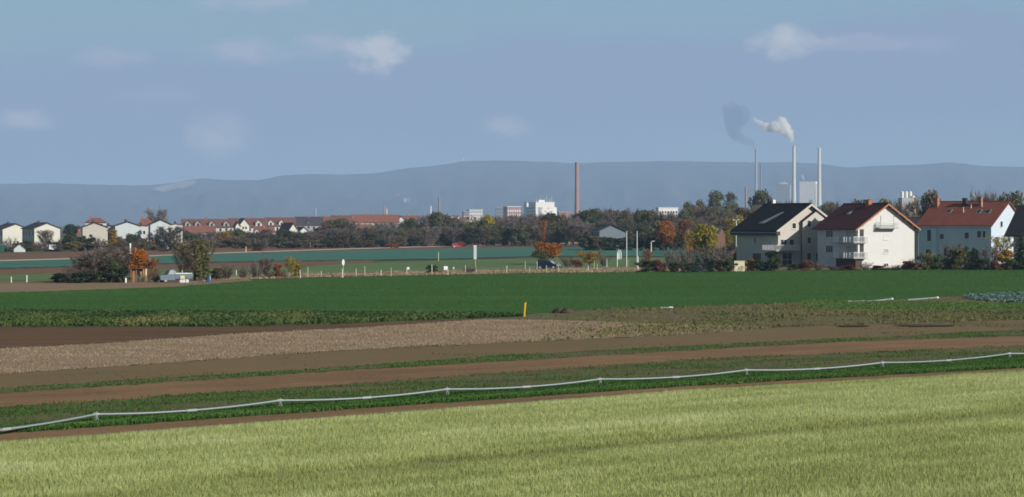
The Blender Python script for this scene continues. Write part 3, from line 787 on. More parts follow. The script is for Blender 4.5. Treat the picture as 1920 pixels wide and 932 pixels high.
def railing(mb, p0, p1, h=1.0, step=0.14, r=0.016):
    p0, p1 = Vector(p0), Vector(p1); n = max(2, int((p1-p0).length/step))
    up = Vector((0, 0, h))
    mb.tube(p0+up, p1+up, r*1.8, n=6); mb.tube(p0+up*.12, p1+up*.12, r*1.2, n=6)
    for i in range(n+1):
        q = p0.lerp(p1, i/n); mb.tube(q, q+up, r if i % 6 else r*1.8, n=5)

# ---------------- house with the black roof
A28 = math.radians(28)
h1, w1, r1, P1 = house('house', 'cream house with black tiled roof and gabled bay, left of the white gable house', 1459, 500.8, A28, 13.9, 14.2, 6.95, math.radians(33), 0.85, 'plaster_cream', 'roof_black', 0.3, verge='plaster_cream')
W = 13.9
bay = MB(); b0, b1, bd, bz = 5.0, 10.9, 0.8, 10.35
bt = math.tan(math.radians(33)); bc = 7.95
bay.add([(b0,-bd,-.2),(b1,-bd,-.2),(b1,-bd,bz-(b1-bc)*bt),(bc,-bd,bz),(b0,-bd,bz-(bc-b0)*bt),(b0,-.003,-.2),(b1,-.003,-.2),(b1,-.003,bz-(b1-bc)*bt),(bc,-.003,bz),(b0,-.003,bz-(bc-b0)*bt)],
        [(0,1,2,3,4),(9,8,7,6,5),(0,4,9,5),(1,6,7,2),(4,3,8,9),(2,7,8,3)])
bo = bay.build('bay', 'plaster_cream', h1)
br = MB()
zl, zr = bz-(bc-b0+.12)*bt, bz-(b1-bc+.12)*bt
br.slab([(b0-.12, -.02, zl+.2), (b0-.12, -bd-.15, zl+.2), (bc-.003, -bd-.15, bz+.2), (bc-.003, -.02, bz+.2)], 0.16)
br.slab([(b1+.12, -bd-.15, zr+.2), (b1+.12, -.02, zr+.2), (bc+.003, -.02, bz+.2), (bc+.003, -bd-.15, bz+.2)], 0.16)
br.build('bay_roof', 'roof_black', bo)
MB().tube((b0-.08, -bd*.5, 0), (b0-.08, -bd*.5, zl), 0.07, n=8).build('downpipe', 'dark_trim', bo)
MB().tube((b1+.06, -bd+.1, 0), (b1+.06, -bd+.1, zr), 0.06, n=8).build('downpipe', 'dark_trim', bo)
for (c, z0, w, h) in ((6.35, 7.5, .75, 1.15), (9.1, 7.4, .9, 1.25), (6.35, 4.4, .75, 1.1), (9.1, 4.3, .95, 1.35), (6.35, 1.3, .8, 1.3)):
    window(h1, 'g', c, z0, w, h, off=-bd)
MB().box(8.0, 10.6, -bd-.03, -bd-.002, 0, 2.5).build('garage_door', 'dark_trim', bo)
window(h1, 'g', 3.55, 7.15, .8, 1.0)
wf = window(h1, 'g', 1.25, 4.0, 1.3, 1.1, mull=1); window(h1, 'g', 3.0, 4.0, 1.0, 1.1)
gd = window(h1, 'g', 2.0, 0.3, 2.1, 2.3, mull=1, sill=False)
MB().box(0.93, 3.07, -.06, -.001, 1.35, 1.43).build('transom', 'trim_white', gd)
sl = MB().box(-1.5, 3.9, -1.5, -.004, 2.95, 3.13); sl.box(-1.5, -.004, .0, 3.4, 2.95, 3.13)
bl = sl.build('balcony', 'plaster_grey', h1)
rl = MB(); railing(rl, (-1.45, -1.45, 3.13), (3.8, -1.45, 3.13)); railing(rl, (-1.45, -1.45, 3.13), (-1.45, 3.3, 3.13)); rl.build('railing', 'white_metal', bl)
MB().box(-1.3, -1.1, -1.3, -1.1, -.1, 2.95).build('balcony_post', 'plaster_grey', bl)
window(h1, 'l', 7.8, 4.3, .55, 1.3); window(h1, 'l', 2.6, 3.2, .9, 2.0, pane='glass_pale', sill=False); window(h1, 'l', 7.2, 0.4, 2.6, 2.0, sill=False, frame='dark_trim')
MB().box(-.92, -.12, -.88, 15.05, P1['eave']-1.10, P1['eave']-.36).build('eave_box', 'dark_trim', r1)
chimney(r1, P1, W/2-.2, 13.0, .55, .9, 'dark_trim'); MB().box(W/2-.1, W/2+.5, 12.0, 12.6, P1['ridge']-.6, P1['rz']+.75).build('chimney', 'trim_white', r1)
# pale strip of roof glazing
tpv = P1['tp']; zz = lambda q: P1['eave'] + q*tpv + P1['lift']
MB().slab([(1.2, 8.4, zz(1.2)+.05), (1.2, 6.6, zz(1.2)+.05), (4.4, 4.6, zz(4.4)+.05), (4.4, 5.4, zz(4.4)+.05)], .04).build('roof_glazing', 'grey_metal', r1)

# ---------------- white gable house, red-brown roof
h2, w2, r2, P2 = house('house', 'white gable house with wine red roof and railed balconies', 1607, 503.4, A28, 12.7, 12.4, 7.35, math.radians(33), 0.8, 'plaster_white', 'roof_wine', 0.2, verge='wood_orange', ovg=0.9)
W = 12.7
for k, z in enumerate((1.75, 4.55)):
    s = MB().box(-1.35, 0.004, -.9, 6.2, z, z+.16); s.box(0.0, 1.75, -.9, -.004, z, z+.16)
    b = s.build('balcony', 'plaster_grey', h2)
    rl = MB(); railing(rl, (-1.3, -.85, z+.16), (1.7, -.85, z+.16), 1.0, .13, .022); railing(rl, (1.7, -.85, z+.16), (1.7, -.05, z+.16), 1.0, .13, .022)
    rl.build('railing', 'white_metal', b)
    for y0 in (0.3, 1.3, 2.1, 3.9, 4.8):
        MB().box(-1.38, -1.30, y0, y0+.42, z+.1, z+1.1).build('railing_panel', 'white_metal', b)
    tr = MB(); railing(tr, (-1.32, -.85, z+.16), (-1.32, 6.1, z+.16), 1.0, .5, .012); tr.build('railing', 'white_metal', b)
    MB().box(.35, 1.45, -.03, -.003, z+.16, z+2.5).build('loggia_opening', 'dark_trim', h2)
    MB().box(-.02, .3, -.34, -.004, z+.16, z+2.64).build('pier', 'trim_white', h2)
    MB().box(-.06, -.004, 0.4, 3.2, z+.2, z+2.35).build('loggia_opening', 'plaster_grey', h2)
    window(h2, 'l', 8.6, z+1.05, 2.1, 1.25, mull=2)
MB().box(-.5, 0.9, -.25, -.01, -.1, 1.74).build('basement_wall', 'brick_shaded', h2)
MB().box(-.5, -.01, .1, 5.8, -.1, 1.74).build('basement_wall', 'brick_shaded', h2)
bs = MB().box(4.1, 8.3, -1.25, -.004, 7.15, 7.33).build('balcony', 'grey_metal', h2)
rl = MB(); railing(rl, (4.15, -1.2, 7.33), (8.25, -1.2, 7.33), .95, .12, .018); railing(rl, (4.15, -1.2, 7.33), (4.15, -.05, 7.33), .95, .12, .018); railing(rl, (8.25, -1.2, 7.33), (8.25, -.05, 7.33), .95, .12, .018)
rl.build('railing', 'white_metal', bs)
sd = MB().box(5.2, 8.0, -.05, -.003, 7.33, 9.4); sh = sd.build('shutter', 'plaster_white', h2)
for q in (5.17, 8.0): MB().box(q, q+.06, -.09, -.004, 7.33, 9.5).build('shutter_rail', 'grey_metal', sh)
window(h2, 'g', 6.4, 5.25, .95, 1.0, pane='plaster_white'); window(h2, 'g', 6.4, 2.75, .95, .75, pane='plaster_grey', mull=2); window(h2, 'g', 6.4, .35, .9, .5, mull=1, pane='glass_dark')
skylight(r2, P2, 3.3, 7.2, .9, 1.1); skylight(r2, P2, 3.3, 8.1, .1, .1)
ch = chimney(r2, P2, W/2-.4, 4.6, 1.05, .55); MB().box(W/2-.75, W/2-.15, 4.3, 4.9, P2['rz']+.66, P2['rz']+.75).build('chimney_cap', 'dark_trim', ch)
an = MB().tube((W/2+.4, 1.8, P2['ridge']), (W/2+.4, 1.8, P2['rz']+1.0), .02, n=5); an.lathe(W/2+.4, 1.65, [(.03, P2['rz']+.55), (.38, P2['rz']+.75), (.40, P2['rz']+.78)], 10); an.build('satellite_dish', 'grey_metal', r2)
for t in np.linspace(.12, .88, 4):                       # purlin ends under the verge
    for s in (0, 1):
        x = W/2*t if s == 0 else W - W/2*t; z = P2['eave'] + W/2*t*P2['tp']
        MB().box(x-.09, x+.09, -.85, -.003, z-.24, z-.04).build('purlin_end', 'wood_orange', r2)

# ---------------- long red-roofed house, blue-grey of its shaded wall put into the plaster
h3, w3, r3, P3 = house('house', 'long white house with bright red roof and three chimneys at right', 1858.5, 496, math.radians(50), 13.2, 16.6, 7.75, math.radians(34.5), 0.45, 'plaster_shade_blue', 'roof_red', 0.2)
for (c, z0, w, h, mu) in ((1.6, 5.3, .6, 1.3, 0), (2.7, 5.3, .9, 1.3, 0), (5.5, 5.1, .95, 1.2, 0), (11.2, 5.0, .9, 1.0, 0), (14.0, 4.6, 1.2, 2.2, 0), (14.0, 1.9, 1.8, 1.0, 1), (10.4, 1.6, .6, 1.6, 0), (6.4, 1.6, .7, 1.5, 0), (1.5, 1.6, .9, 1.3, 1)):
    window(h3, 'l', c, z0, w, h, mull=mu)
MB().box(-.5, -.004, 12.2, 13.4, 0, 7.2).build('bay', 'plaster_shade_blue', h3)
for (x, y, w, h) in ((3.2, 11.2, 1.1, 1.0), (3.0, 4.3, .9, 1.1), (3.0, 2.2, 1.3, 1.1)): skylight(r3, P3, x, y, w, h, 'glass_dark')
chimney(r3, P3, 5.3, 15.6, .9, .7); chimney(r3, P3, 5.6, 9.2, .8, .55, 'dark_trim'); chimney(r3, P3, 5.5, 5.6, .7, .75)
for (x, y, h) in ((3.3, 8.2, 1.1), (4.6, 7.2, .7), (4.9, 4.9, .8)):
    z = P3['eave'] + x*P3['tp']; MB().tube((x, y, z), (x, y, z+P3['lift']+h), .07, n=8).build('vent_pipe', 'white_metal', r3)
window(h3, 'g', 4.0, 7.4, .9, 1.1); window(h3, 'g', 7.0, 4.6, .9, 1.2); window(h3, 'g', 9.4, 1.6, .9, 1.2)
MB().box(7.6, 11.4, -1.3, -.004, 4.0, 4.15).build('balcony', 'trim_white', h3)

# ---------------- dark roof at the right edge
h4, w4, r4, P4 = house('house', 'house with charcoal roof cut off by the right edge of the view', 1922, 505.5, math.radians(58), 11.0, 5.0, 6.55, math.radians(38), 1.3, 'plaster_white', 'roof_black', 0.28)
h4.location += Vector((2.8, 0.5, 0))
window(h4, 'l', 2.5, 3.4, 1.0, 1.2)
# ---------------- roofs peeping between the houses
h5, w5, r5, P5 = house('house', 'half hidden house with pale roof edge right of the white gable house', 1722, 492, math.radians(50), 9.0, 6.0, 6.1, math.radians(34), .3, 'plaster_grey', 'roof_far_dark', .2, verge='trim_white', d=575)
window(h5, 'l', 3, 3.4, .9, 1.2)
MB().box(-.04, -.003, .8, 2.0, 0, 3.6).build('door', 'wood_orange', h5)
h6, w6, r6, P6 = house('garage', 'low dark carport beside the black roofed house', 1369, 497, A28, 4.2, 5.0, 2.9, math.radians(10), .3, 'plaster_grey', 'roof_black', .2, cat='garage', d=520)
MB().box(.4, 3.8, -.05, -.003, .1, 2.4).build('garage_door', 'dark_trim', h6)
h7, w7, r7, P7 = house('shed', 'blue-grey roofed shed behind the yellow-green tree', 1345, 470, math.radians(70), 8.0, 8.5, 5.3, math.radians(24), .4, 'wood_brown', 'roof_far_dark', .15, cat='shed', d=700)
MB().box(-.04, -.003, 1.0, 3.0, 0, 2.6).build('door', 'wood_brown', h7)

# ---------------- irrigation pipe: sections, couplings and stands
STANDS = [(-560, 872), (-180, 822), (180, 777), (525, 751), (838, 730), (1125, 711), (1400, 694), (1655, 680), (1893, 663), (2120, 650), (2340, 638), (2550, 626)]
pipe = empty('irrigation_pipe', G(838, 730, 0.42) * Vector((1, 1, 0)) if False else (0, 0, 0), 0, 'long white aluminium irrigation pipe on small stands across the green strip', 'pipe')
pz = 0.36
tops = [G(a, b, pz) for a, b in STANDS]
pipe.location = (tops[4].x, tops[4].y, 0)
off = Vector((tops[4].x, tops[4].y, 0))
for i in range(len(tops)-1):
    a, b = tops[i]-off, tops[i+1]-off
    mid = a.lerp(b, .5); mid.z -= 0.14
    for p, q in ((a, mid), (mid, b)):
        n = 5; pts = [p.lerp(q, k/n) for k in range(n+1)]
        for k in range(1, n): pts[k].z -= 0.035*math.sin(math.pi*k/n)
        mb = MB()
        dr = (q-p).normalized(); sd = Vector((-dr.y, dr.x, 0)).normalized(); up = Vector((0, 0, 1))
        mb.loft([[c + sd*math.cos(t*math.pi/6)*.047 + up*math.sin(t*math.pi/6)*.047 for t in range(12)] for c in pts])
        mb.build('pipe_section', 'aluminium', pipe, smooth=True)
    dr = (b-a).normalized()
    MB().tube(mid-dr*.28, mid+dr*.28, .062, n=12).build('coupling', 'grey_metal', pipe, smooth=True)
    st = MB(); sd = Vector((-dr.y, dr.x, 0)).normalized()
    foot = Vector((a.x, a.y, 0))
    for s in (-1, 1):
        st.tube(a + Vector((0, 0, .02)), foot + sd*.14*s + dr*.05, .016, n=6)
        st.tube(a + Vector((0, 0, .02)), foot + sd*.1*s - dr*.12, .014, n=6)
    st.tube(a-dr*.2, a+dr*.12, .06, n=12)
    st.tube(a, a + Vector((0, 0, .12)), .016, n=6)
    st.build('stand', 'grey_metal', pipe)
# ---------------- loose pipes lying by the wheat
for (p, q, lab) in (((1238, 577.2), (1256, 577.2), 'short white pipe end lying beside the wheat, leftmost of the loose pipes'), ((1640, 564.3), (1672, 560.6), 'loose white pipe lying along the wheat edge, middle one'),
                    ((1703, 562.2), (1757, 558.2), 'loose white pipe lying at the wheat edge, the longest and rightmost')):
    a, b = G(*p, .12), G(*q, .12); o0 = Vector((a.x, a.y, 0)); root = empty('loose_pipe', o0, 0, lab, 'pipe', 'loose pipes by the wheat')
    MB().tube(a-o0, b-o0, .085, n=10).build('pipe_section', 'aluminium', root, smooth=True)
    dr = (b-a).normalized(); MB().tube(b-o0-dr*.05, b-o0+dr*.3, .12, n=10).build('coupling', 'white_metal', root, smooth=True)
a, b = G(1590, 565.6, .1), G(1640, 564.4, .1); o0 = Vector((a.x, a.y, 0)); root = empty('loose_pipe', o0, 0, 'dull grey pipe half sunk in grass left of the white pipes', 'pipe', 'loose pipes by the wheat')
MB().tube(a-o0, b-o0, .07, n=8).build('pipe_section', 'grey_metal', root); MB().tube(a-o0, a-o0+(b-a).normalized()*.4, .1, n=8).build('coupling', 'grey_metal', root)

# ---------------- yellow marker post
p = G(983, 594.5); root = empty('marker_post', (p.x, p.y, 0), 0, 'leaning bright yellow marker post at the edge of the wheat field', 'post')
MB().loft([[(-.075+t*.10, -.05, z), (.075+t*.10, -.05, z), (.075+t*.10, .05, z), (-.075+t*.10, .05, z)] for t, z in ((0, -.1), (.4, .45), (1, 1.15))]).build('post', 'yellow_paint', root, bevel=.012)
MB().slab([(.0, -.051, 1.14), (.2, -.051, 1.14), (.16, -.051, 1.3), (.06, -.051, 1.24)][::1], .05).build('cap', 'yellow_paint', root)
# ---------------- heap of clods
def heap(px, py, w, h, lab, mat='dark_bare_soil'):
    p = G(px, py); root = empty('soil_heap', (p.x, p.y, 0), 0, lab, 'soil heap'); r = random.Random(px)
    for k in range(9):
        n = 8; cx, cy = r.uniform(-w/2, w/2), r.uniform(-w*.5, w*.5); s = r.uniform(.3, .6)*h*1.4
        rings = []
        for zf, rf in ((-.1, 1.0), (.35, .9), (.75, .6), (1, .2)):
            rings.append([(cx + math.cos(6.283*i/n)*s*1.5*rf*r.uniform(.75, 1.2), cy + math.sin(6.283*i/n)*s*1.5*rf*r.uniform(.75, 1.2), s*zf*1.2) for i in range(n)])
        MB().loft(rings).build('clod', mat, root)
heap(1056, 587.5, 1.1, .5, 'dark heap of soil clods right of the yellow post')

# ---------------- parked car
def wheel(parent, x, y, r=.31, w=.2, rim='grey_metal'):
    t = MB().tube((x, y-w/2, r), (x, y+w/2, r), r, n=18).build('wheel', 'rubber', parent, smooth=True)
    MB().tube((x, y-w/2-.012, r), (x, y+w/2+.012, r), r*.62, n=14).build('rim', rim, t, smooth=True)
def car(name, label, px, py, rz, paint, L=4.1, Wd=1.7, Ht=1.55, group=None, cat='car', rim='trim_white'):
    p = G(px, py); root = empty(name, (p.x, p.y, 0), rz, label, cat, group)
    h = Wd/2
    def prof(pts, yw): return [[(x*L, s*h*yw(z), z*Ht) for (x, z) in pts] for s in (-1, 1)]
    low = [(-.5, .22), (-.495, .52), (-.46, .60), (.22, .60), (.40, .53), (.485, .44), (.5, .22), (.44, .13), (-.44, .13)]
    MB().loft([[(x*L, y, z*Ht) for x, z in low] for y in (-h, -h*.92, h*.92, h)]).build('body', paint, root, bevel=.04)
    cab = [(-.47, .605), (-.40, .94), (-.30, 1.0), (.02, 1.0), (.10, .96), (.30, .605)]
    MB().loft([[(x*L, s*h*(.95 if z < .7 else .78), z*Ht) for x, z in cab] for s in (-1, 1)]).build('cabin', paint, root, bevel=.03)
    for s in (-1, 1):
        y = lambda z: s*(h*(.95 + (.78-.95)*(z-.605)/.395)+.012)
        for xa, xb, xc, xd in ((-.40, -.36, -.16, -.14), (-.12, -.10, .045, .20)):
            q = [(xa*L, y(.65), .65*Ht), (xd*L, y(.65), .65*Ht), (xc*L, y(.92), .92*Ht), (xb*L, y(.92), .92*Ht)]
            MB().slab(q if s < 0 else q[::-1], .02).build('side_window', 'glass_dark', root)
    MB().slab([(.288*L, -h*.8, .64*Ht), (.288*L, h*.8, .64*Ht), (.13*L, h*.7, .94*Ht), (.13*L, -h*.7, .94*Ht)], .02).build('windscreen', 'glass_pale', root)
    MB().slab([(-.468*L, h*.8, .65*Ht), (-.468*L, -h*.8, .65*Ht), (-.415*L, -h*.7, .92*Ht), (-.415*L, h*.7, .92*Ht)], .02).build('rear_window', 'glass_dark', root)
    for s in (-1, 1):
        MB().box(.455*L, .497*L, s*h*.72-.16, s*h*.72+.16, .40*Ht, .48*Ht).build('headlight', 'white_metal', root)
        MB().box(-.505*L, -.48*L, s*h*.8-.1, s*h*.8+.1, .42*Ht, .56*Ht).build('tail_light', 'car_red', root)
        for x in (-.31, .33): wheel(root, x*L, s*(h-.08), rim=rim)
    return root
car('car', 'dark blue hatchback parked in front of the orange tree', 1028, 504.3, math.radians(-24), 'car_blue')
car('car', 'red car driving on the pale farm road', 857, 464.2, math.radians(12), 'car_red', 3.6)

# ---------------- old pickup truck
p = G(325, 530.0); tk = empty('pickup_truck', (p.x, p.y, 0), math.radians(205), 'grey-blue open pickup truck with pale load, parked by the track', 'truck')
prof = [(2.1, .35), (2.15, .95), (1.2, 1.1), (1.05, 1.12), (.0, 1.12), (.0, .35)]
MB().loft([[(x, y, z) for x, z in prof] for y in (-.85, -.8, .8, .85)]).build('body', 'truck_paint', tk, bevel=.04)
cb = [(1.05, 1.12), (.72, 1.72), (.55, 1.78), (.06, 1.78), (.0, 1.12)]
MB().loft([[(x, s*(.78 if z < 1.2 else .7), z) for x, z in cb] for s in (-1, 1)]).build('cab', 'truck_paint', tk, bevel=.03)
MB().slab([(1.06, -.66, 1.16), (1.06, .66, 1.16), (.76, .6, 1.69), (.76, -.6, 1.69)], .02).build('windscreen', 'glass_pale', tk)
for s in (-1, 1):
    q = [(.88, s*.785, 1.18), (.1, s*.785, 1.18), (.1, s*.735, 1.66), (.66, s*.735, 1.66)]
    MB().slab(q if s > 0 else q[::-1], .02).build('side_window', 'glass_pale', tk)
    MB().box(2.1, 2.17, s*.6-.11, s*.6+.11, .72, .92).build('headlight', 'white_metal', tk)
    MB().box(-2.4, -.02, s*.84-.03, s*.84+.03, .75, 1.22).build('side_board', 'truck_paint', tk)
    for x in (1.35, -1.4): wheel(tk, x, s*.72, .34, .22)
MB().box(-2.4, -.02, -.82, .82, .55, .74).build('load_bed', 'truck_paint', tk)
MB().box(-2.44, -2.405, -.82, .82, .75, 1.22).build('tailgate', 'canvas', tk)
MB().box(-.1, -.05, -.7, .7, 1.22, 1.6).build('headboard', 'white_metal', tk)
for s in (-1, 1): MB().box(-2.4, -.02, s*.84-.045, s*.84+.045, 1.221, 1.30).build('rail', 'white_metal', tk)
MB().tube((-1.0, .8, 1.2), (-1.0, .8, 1.75), .04, n=6).build('stake', 'white_metal', tk)
p = G(343.5, 530.5); ld = empty('canvas_bale', (p.x, p.y-.6, 0), .3, 'pale cream bundle stacked at the tail of the pickup', 'bundle')
MB().box(-.5, .3, -.3, .3, 0, .42).build('bundle', 'plaster_white', ld, bevel=.1)
MB().box(-.45, .25, -.3, .3, .44, 1.02).build('bundle', 'canvas', ld, bevel=.14)
MB().box(.34, .8, -.25, .25, 0, .5).build('bundle', 'plaster_white', ld, bevel=.1)

# ---------------- blue tarpaulin, white sheet and stake beside the track
p = G(391, 529.5); tp_ = empty('tarpaulin', (p.x, p.y, 0), .2, 'crumpled blue tarpaulin heap beside the track', 'tarpaulin')
r = random.Random(5)
MB().loft([[(math.cos(6.283*i/12)*.5*k*r.uniform(.8, 1.15), math.sin(6.283*i/12)*.45*k*r.uniform(.8, 1.15), z) for i in range(12)] for k, z in ((1, 0), (.85, .2), (.6, .42), (.3, .62), (.08, .72))]).build('tarpaulin', 'tarp_blue', tp_)
MB().tube((.3, 0, 0), (.18, 0, .95), .05, .035, 6).build('stake', 'white_metal', tp_)
p = G(376, 529.8); q = MB().add([], [])
sh = empty('plastic_sheet', (p.x, p.y, 0), .1, 'flat white plastic sheet on the ground left of the blue tarpaulin', 'sheet')
mb = MB(); n = 8
vs = [(-.75 + 1.5*i/n, -.5 + .5*j, .03 + .1*r.random() + .12*(i > 5)) for j in range(3) for i in range(n+1)]
mb.add(vs, [(j*(n+1)+i, j*(n+1)+i+1, (j+1)*(n+1)+i+1, (j+1)*(n+1)+i) for j in range(2) for i in range(n)]).build('sheet', 'white_metal', sh)

# ---------------- wooden shelter under the orange tree
p = G(259, 530.0); ws = empty('wooden_shelter', (p.x, p.y+1.0, 0), .25, 'small open shelter of brown and pale boards under the orange tree', 'shelter')
for i, (x, h, m) in enumerate(((-1.1, 1.75, 'wood_brown'), (-.75, 1.6, 'wood_orange'), (-.4, 1.7, 'wood_brown'), (.25, 1.5, 'wood_grey'), (.6, 1.8, 'wood_orange'), (.95, 1.85, 'canvas'))):
    MB().box(x-.12, x+.12, -.05, .02, 0, h).build('board', m, ws)
for x in (-1.3, 1.3):
    for y in (0.1, 1.6): MB().box(x-.05, x+.05, y-.05, y+.05, 0, 1.9).build('post', 'wood_brown', ws)
MB().slab([(-1.4, 1.7, 2.05), (-1.4, .02, 1.91), (1.35, .02, 1.91), (1.35, 1.7, 2.05)], .05).build('roof', 'wood_brown', ws)
p = G(235.5, 530.8); o = empty('white_post', (p.x, p.y, 0), 0, 'short white bollard in front of the dark hedge', 'post')
MB().lathe(0, 0, [(.13, 0), (.14, .1), (.13, .6), (.05, .72)], 12).build('post', 'white_metal', o, smooth=True)

# ---------------- posts, poles, signs
def pole(name, label, px, base, top, w, mat, cat='post', cap=None, group=None):
    p = G(px, base); h = Z(top, p.y); o = empty(name, (p.x, p.y, 0), 0, label, cat, group)
    MB().tube((0, 0, -.1), (0, 0, h), w/2, w/2*.85, 8).build('shaft', mat, o, smooth=True)
    MB().lathe(0, 0, [(w*.42, h), (w*.55, h+.01), (w*.5, h+w*.6), (w*.15, h+w*.9)], 8).build('cap', cap or mat, o)
    return o
pole('guide_post', 'white post at the far left, left one of the pair beyond the track', 21, 531, 520.5, .14, 'white_metal', group='white posts at far left')
pole('guide_post', 'white post at the far left, right one of the pair beyond the track', 50, 530, 518, .17, 'white_metal', group='white posts at far left')
pole('flag_pole', 'tall bare white pole right of the arched sign, left of the two', 1175, 501, 435, .15, 'white_metal', 'pole')
pole('flag_pole', 'tall bare white pole right of the arched sign, right of the two', 1194.5, 503, 435, .15, 'white_metal', 'pole')
pole('stump_post', 'short pale post at the foot of the left tall pole', 1178, 500.5, 488, .18, 'wood_grey')
pole('stump_post', 'thick pale post at the foot of the right tall pole', 1196, 506, 483, .22, 'trim_white')
pole('field_post', 'slim pale yellow post in the meadow before the teal field', 822, 490, 474, .16, 'canvas')
pole('field_post', 'pale post beyond the farm road under the yellow tree', 461, 473.5, 464, .25, 'canvas')
pole('field_post', 'grey post at the foot of the belt below the olive tree', 582, 466, 456, .22, 'grey_metal')
pole('field_post', 'thin grey post behind the farm road near the red car', 852.5, 462, 452, .16, 'grey_metal')
pole('field_post', 'thin pale post behind the road left of the white block', 904, 459.5, 450, .16, 'wood_grey')
pole('field_post', 'tall pale post at the belt above the orange tree', 1052, 457.5, 440, .2, 'wood_grey')
pole('field_post', 'pale yellow post by the end of the farm road', 1067, 464, 454, .2, 'canvas')
pole('field_post', 'pale post among bare bushes right of the pickup truck', 443, 520, 508, .16, 'trim_white')
pole('field_post', 'short pale post between bare bushes left of the yellow bush', 472, 518, 511, .14, 'wood_grey')
pole('field_post', 'white post beside the apartment house gardens', 244, 477, 459, .5, 'trim_white')
pole('traffic_post', 'pale post with orange head right of the blue car', 1044, 512, 475, .1, 'wood_grey', cap='wood_orange')
# fence
fp = [(563, 522), (577, 520.5), (602, 520), (642, 521.5), (668, 519), (684, 518.5), (714, 518), (733, 519), (763, 516.5), (810, 515), (840, 516), (873, 513.5), (950, 512.5), (985, 507), (993, 512), (1007, 505), (1025, 511.5), (1047, 511), (1103, 509), (1114, 504), (1120, 508.5), (1138, 502)]
p0 = G(800, 515); fe = empty('wire_fence', (p0.x, p0.y, 0), 0, 'wire fence of thin pale wooden posts along the back of the wheat field', 'fence')
pts = []
for i, (a, b) in enumerate(fp):
    q = G(a, b) - Vector((p0.x, p0.y, 0)); h = (1.25, 1.6, 1.0, 1.4)[i % 4]
    MB().tube((q.x, q.y, -.1), (q.x + random.uniform(-.06, .06), q.y, h), .065, .055, 6).build('post', 'canvas' if i % 3 else 'trim_white', fe)
    pts.append(q)
for k, z in enumerate((.45, .9)):
    mb = MB()
    for a, b in zip(pts[:-1], pts[1:]): mb.tube(a + Vector((0, 0, z)), b + Vector((0, 0, z)), .006, n=3)
    mb.build('wire', 'grey_metal', fe)
# tall sign board
p = G(893, 513); sg = empty('sign', (p.x, p.y, 0), .1, 'tall narrow pale sign board on a crooked post behind the wheat', 'sign')
MB().tube((0, 0, -.1), (-.05, 0, .7), .05, n=6).tube((-.05, 0, .7), (-.2, 0, 2.5), .045, n=6).build('post', 'canvas', sg)
hz_ = Z(460, p.y); MB().box(-.42, .05, -.05, .0, Z(486, p.y), hz_).build('board', 'plaster_cool', sg)
MB().box(-.45, .08, -.07, -.0501, hz_-.12, hz_).build('rail', 'white_metal', sg)
p = G(643.5, 521); sg = empty('sign', (p.x, p.y, 0), .3, 'small white oval sign on a slim post right of the yellow bush', 'sign')
MB().tube((0, 0, -.1), (.02, 0, Z(490, p.y)), .04, n=6).build('post', 'canvas', sg)
zc = Z(492, p.y); MB().slab([(math.cos(6.283*i/16)*.2, -.05, zc + math.sin(6.283*i/16)*.45) for i in range(16)], .04).build('board', 'white_metal', sg)
# arched sign
p = G(1161, 501); sg = empty('arched_sign', (p.x, p.y, 0), 0, 'white arched frame sign with pale panel, left of two tall poles', 'sign')
mb = MB(); zt, zs = Z(469, p.y), Z(476, p.y); rr = .36
arc = [(-rr, 0, zs)] + [(math.cos(math.pi - math.pi*i/10)*rr, 0, zs + math.sin(math.pi*i/10)*(zt-zs)) for i in range(11)] + [(rr, 0, zs-.9)]
mb.tube((-rr, 0, -.1), (-rr, 0, zs), .07, n=8)
for a, b in zip(arc[:-1], arc[1:]):
    if (Vector(a)-Vector(b)).length > .001: mb.tube(a, b, .08, n=8)
mb.build('frame', 'white_metal', sg)
MB().slab([(-rr+.05, .02, zs-1.0), (rr-.05, .02, zs-1.0), (rr-.05, .02, zs), (0, .02, zt-.12), (-rr+.05, .02, zs)], .04).build('panel', 'plaster_cool', sg)
# white fittings by the fence
p = G(765, 512); o = empty('white_box', (p.x, p.y, 0), .2, 'small white box on a leaning post by the fence', 'box')
MB().tube((-.25, 0, -.1), (-.1, 0, .8), .05, n=6).build('post', 'canvas', o); MB().box(-.2, .2, -.2, .15, .55, .98).build('box', 'white_metal', o, bevel=.05)
p = G(835, 510); o = empty('water_tank', (p.x, p.y, 0), .3, 'white cube-shaped tank on legs beside the fence, larger of the white objects', 'tank')
MB().box(-.38, .36, -.3, .3, .3, .95).build('tank', 'white_metal', o, bevel=.08); MB().lathe(0, 0, [(.12, .95), (.12, 1.0), (.05, 1.02)], 10).build('lid', 'grey_metal', o)
for x in (-.3, .28):
    for y in (-.2, .2): MB().box(x-.04, x+.04, y-.04, y+.04, -.05, .3).build('leg', 'wood_grey', o)
p = G(850, 505); o = empty('white_bucket', (p.x, p.y, 0), 0, 'tiny white bucket in the meadow right of the tank', 'bucket'); MB().lathe(0, 0, [(.13, 0), (.18, .4), (.17, .4), (.12, .05)], 10).build('bucket', 'white_metal', o)
# lamps
def lamp(label, px, d, top, two=True, s=1.0):
    h = Z(top, d); o = empty('street_lamp', (X(px, d), d, 0), 0, label, 'street lamp')
    MB().tube((0, 0, 0), (0, 0, h), .1*s, .07*s, 8).build('pole', 'white_metal', o)
    for k in ((-1, 1) if two else (1,)):
        MB().tube((0, 0, h), (k*.35*s, 0, h+.05), .04, n=6).build('arm', 'white_metal', o)
        MB().loft([[(k*.2*s + x*s, y*s*.16, h + z*s) for x, z in ((-.12, .0), (.5*k, .05), (.5*k, .14), (-.12, .12))] for y in (-1, 1)]).build('lamp_head', 'white_metal', o)
lamp('white double-headed street lamp left of the black roof', 1380.5, 560, 413, True, 1.1)
lamp('white single-arm lamp in the dark gap of the tree belt', 1221, 760, 453, False, 1.5)
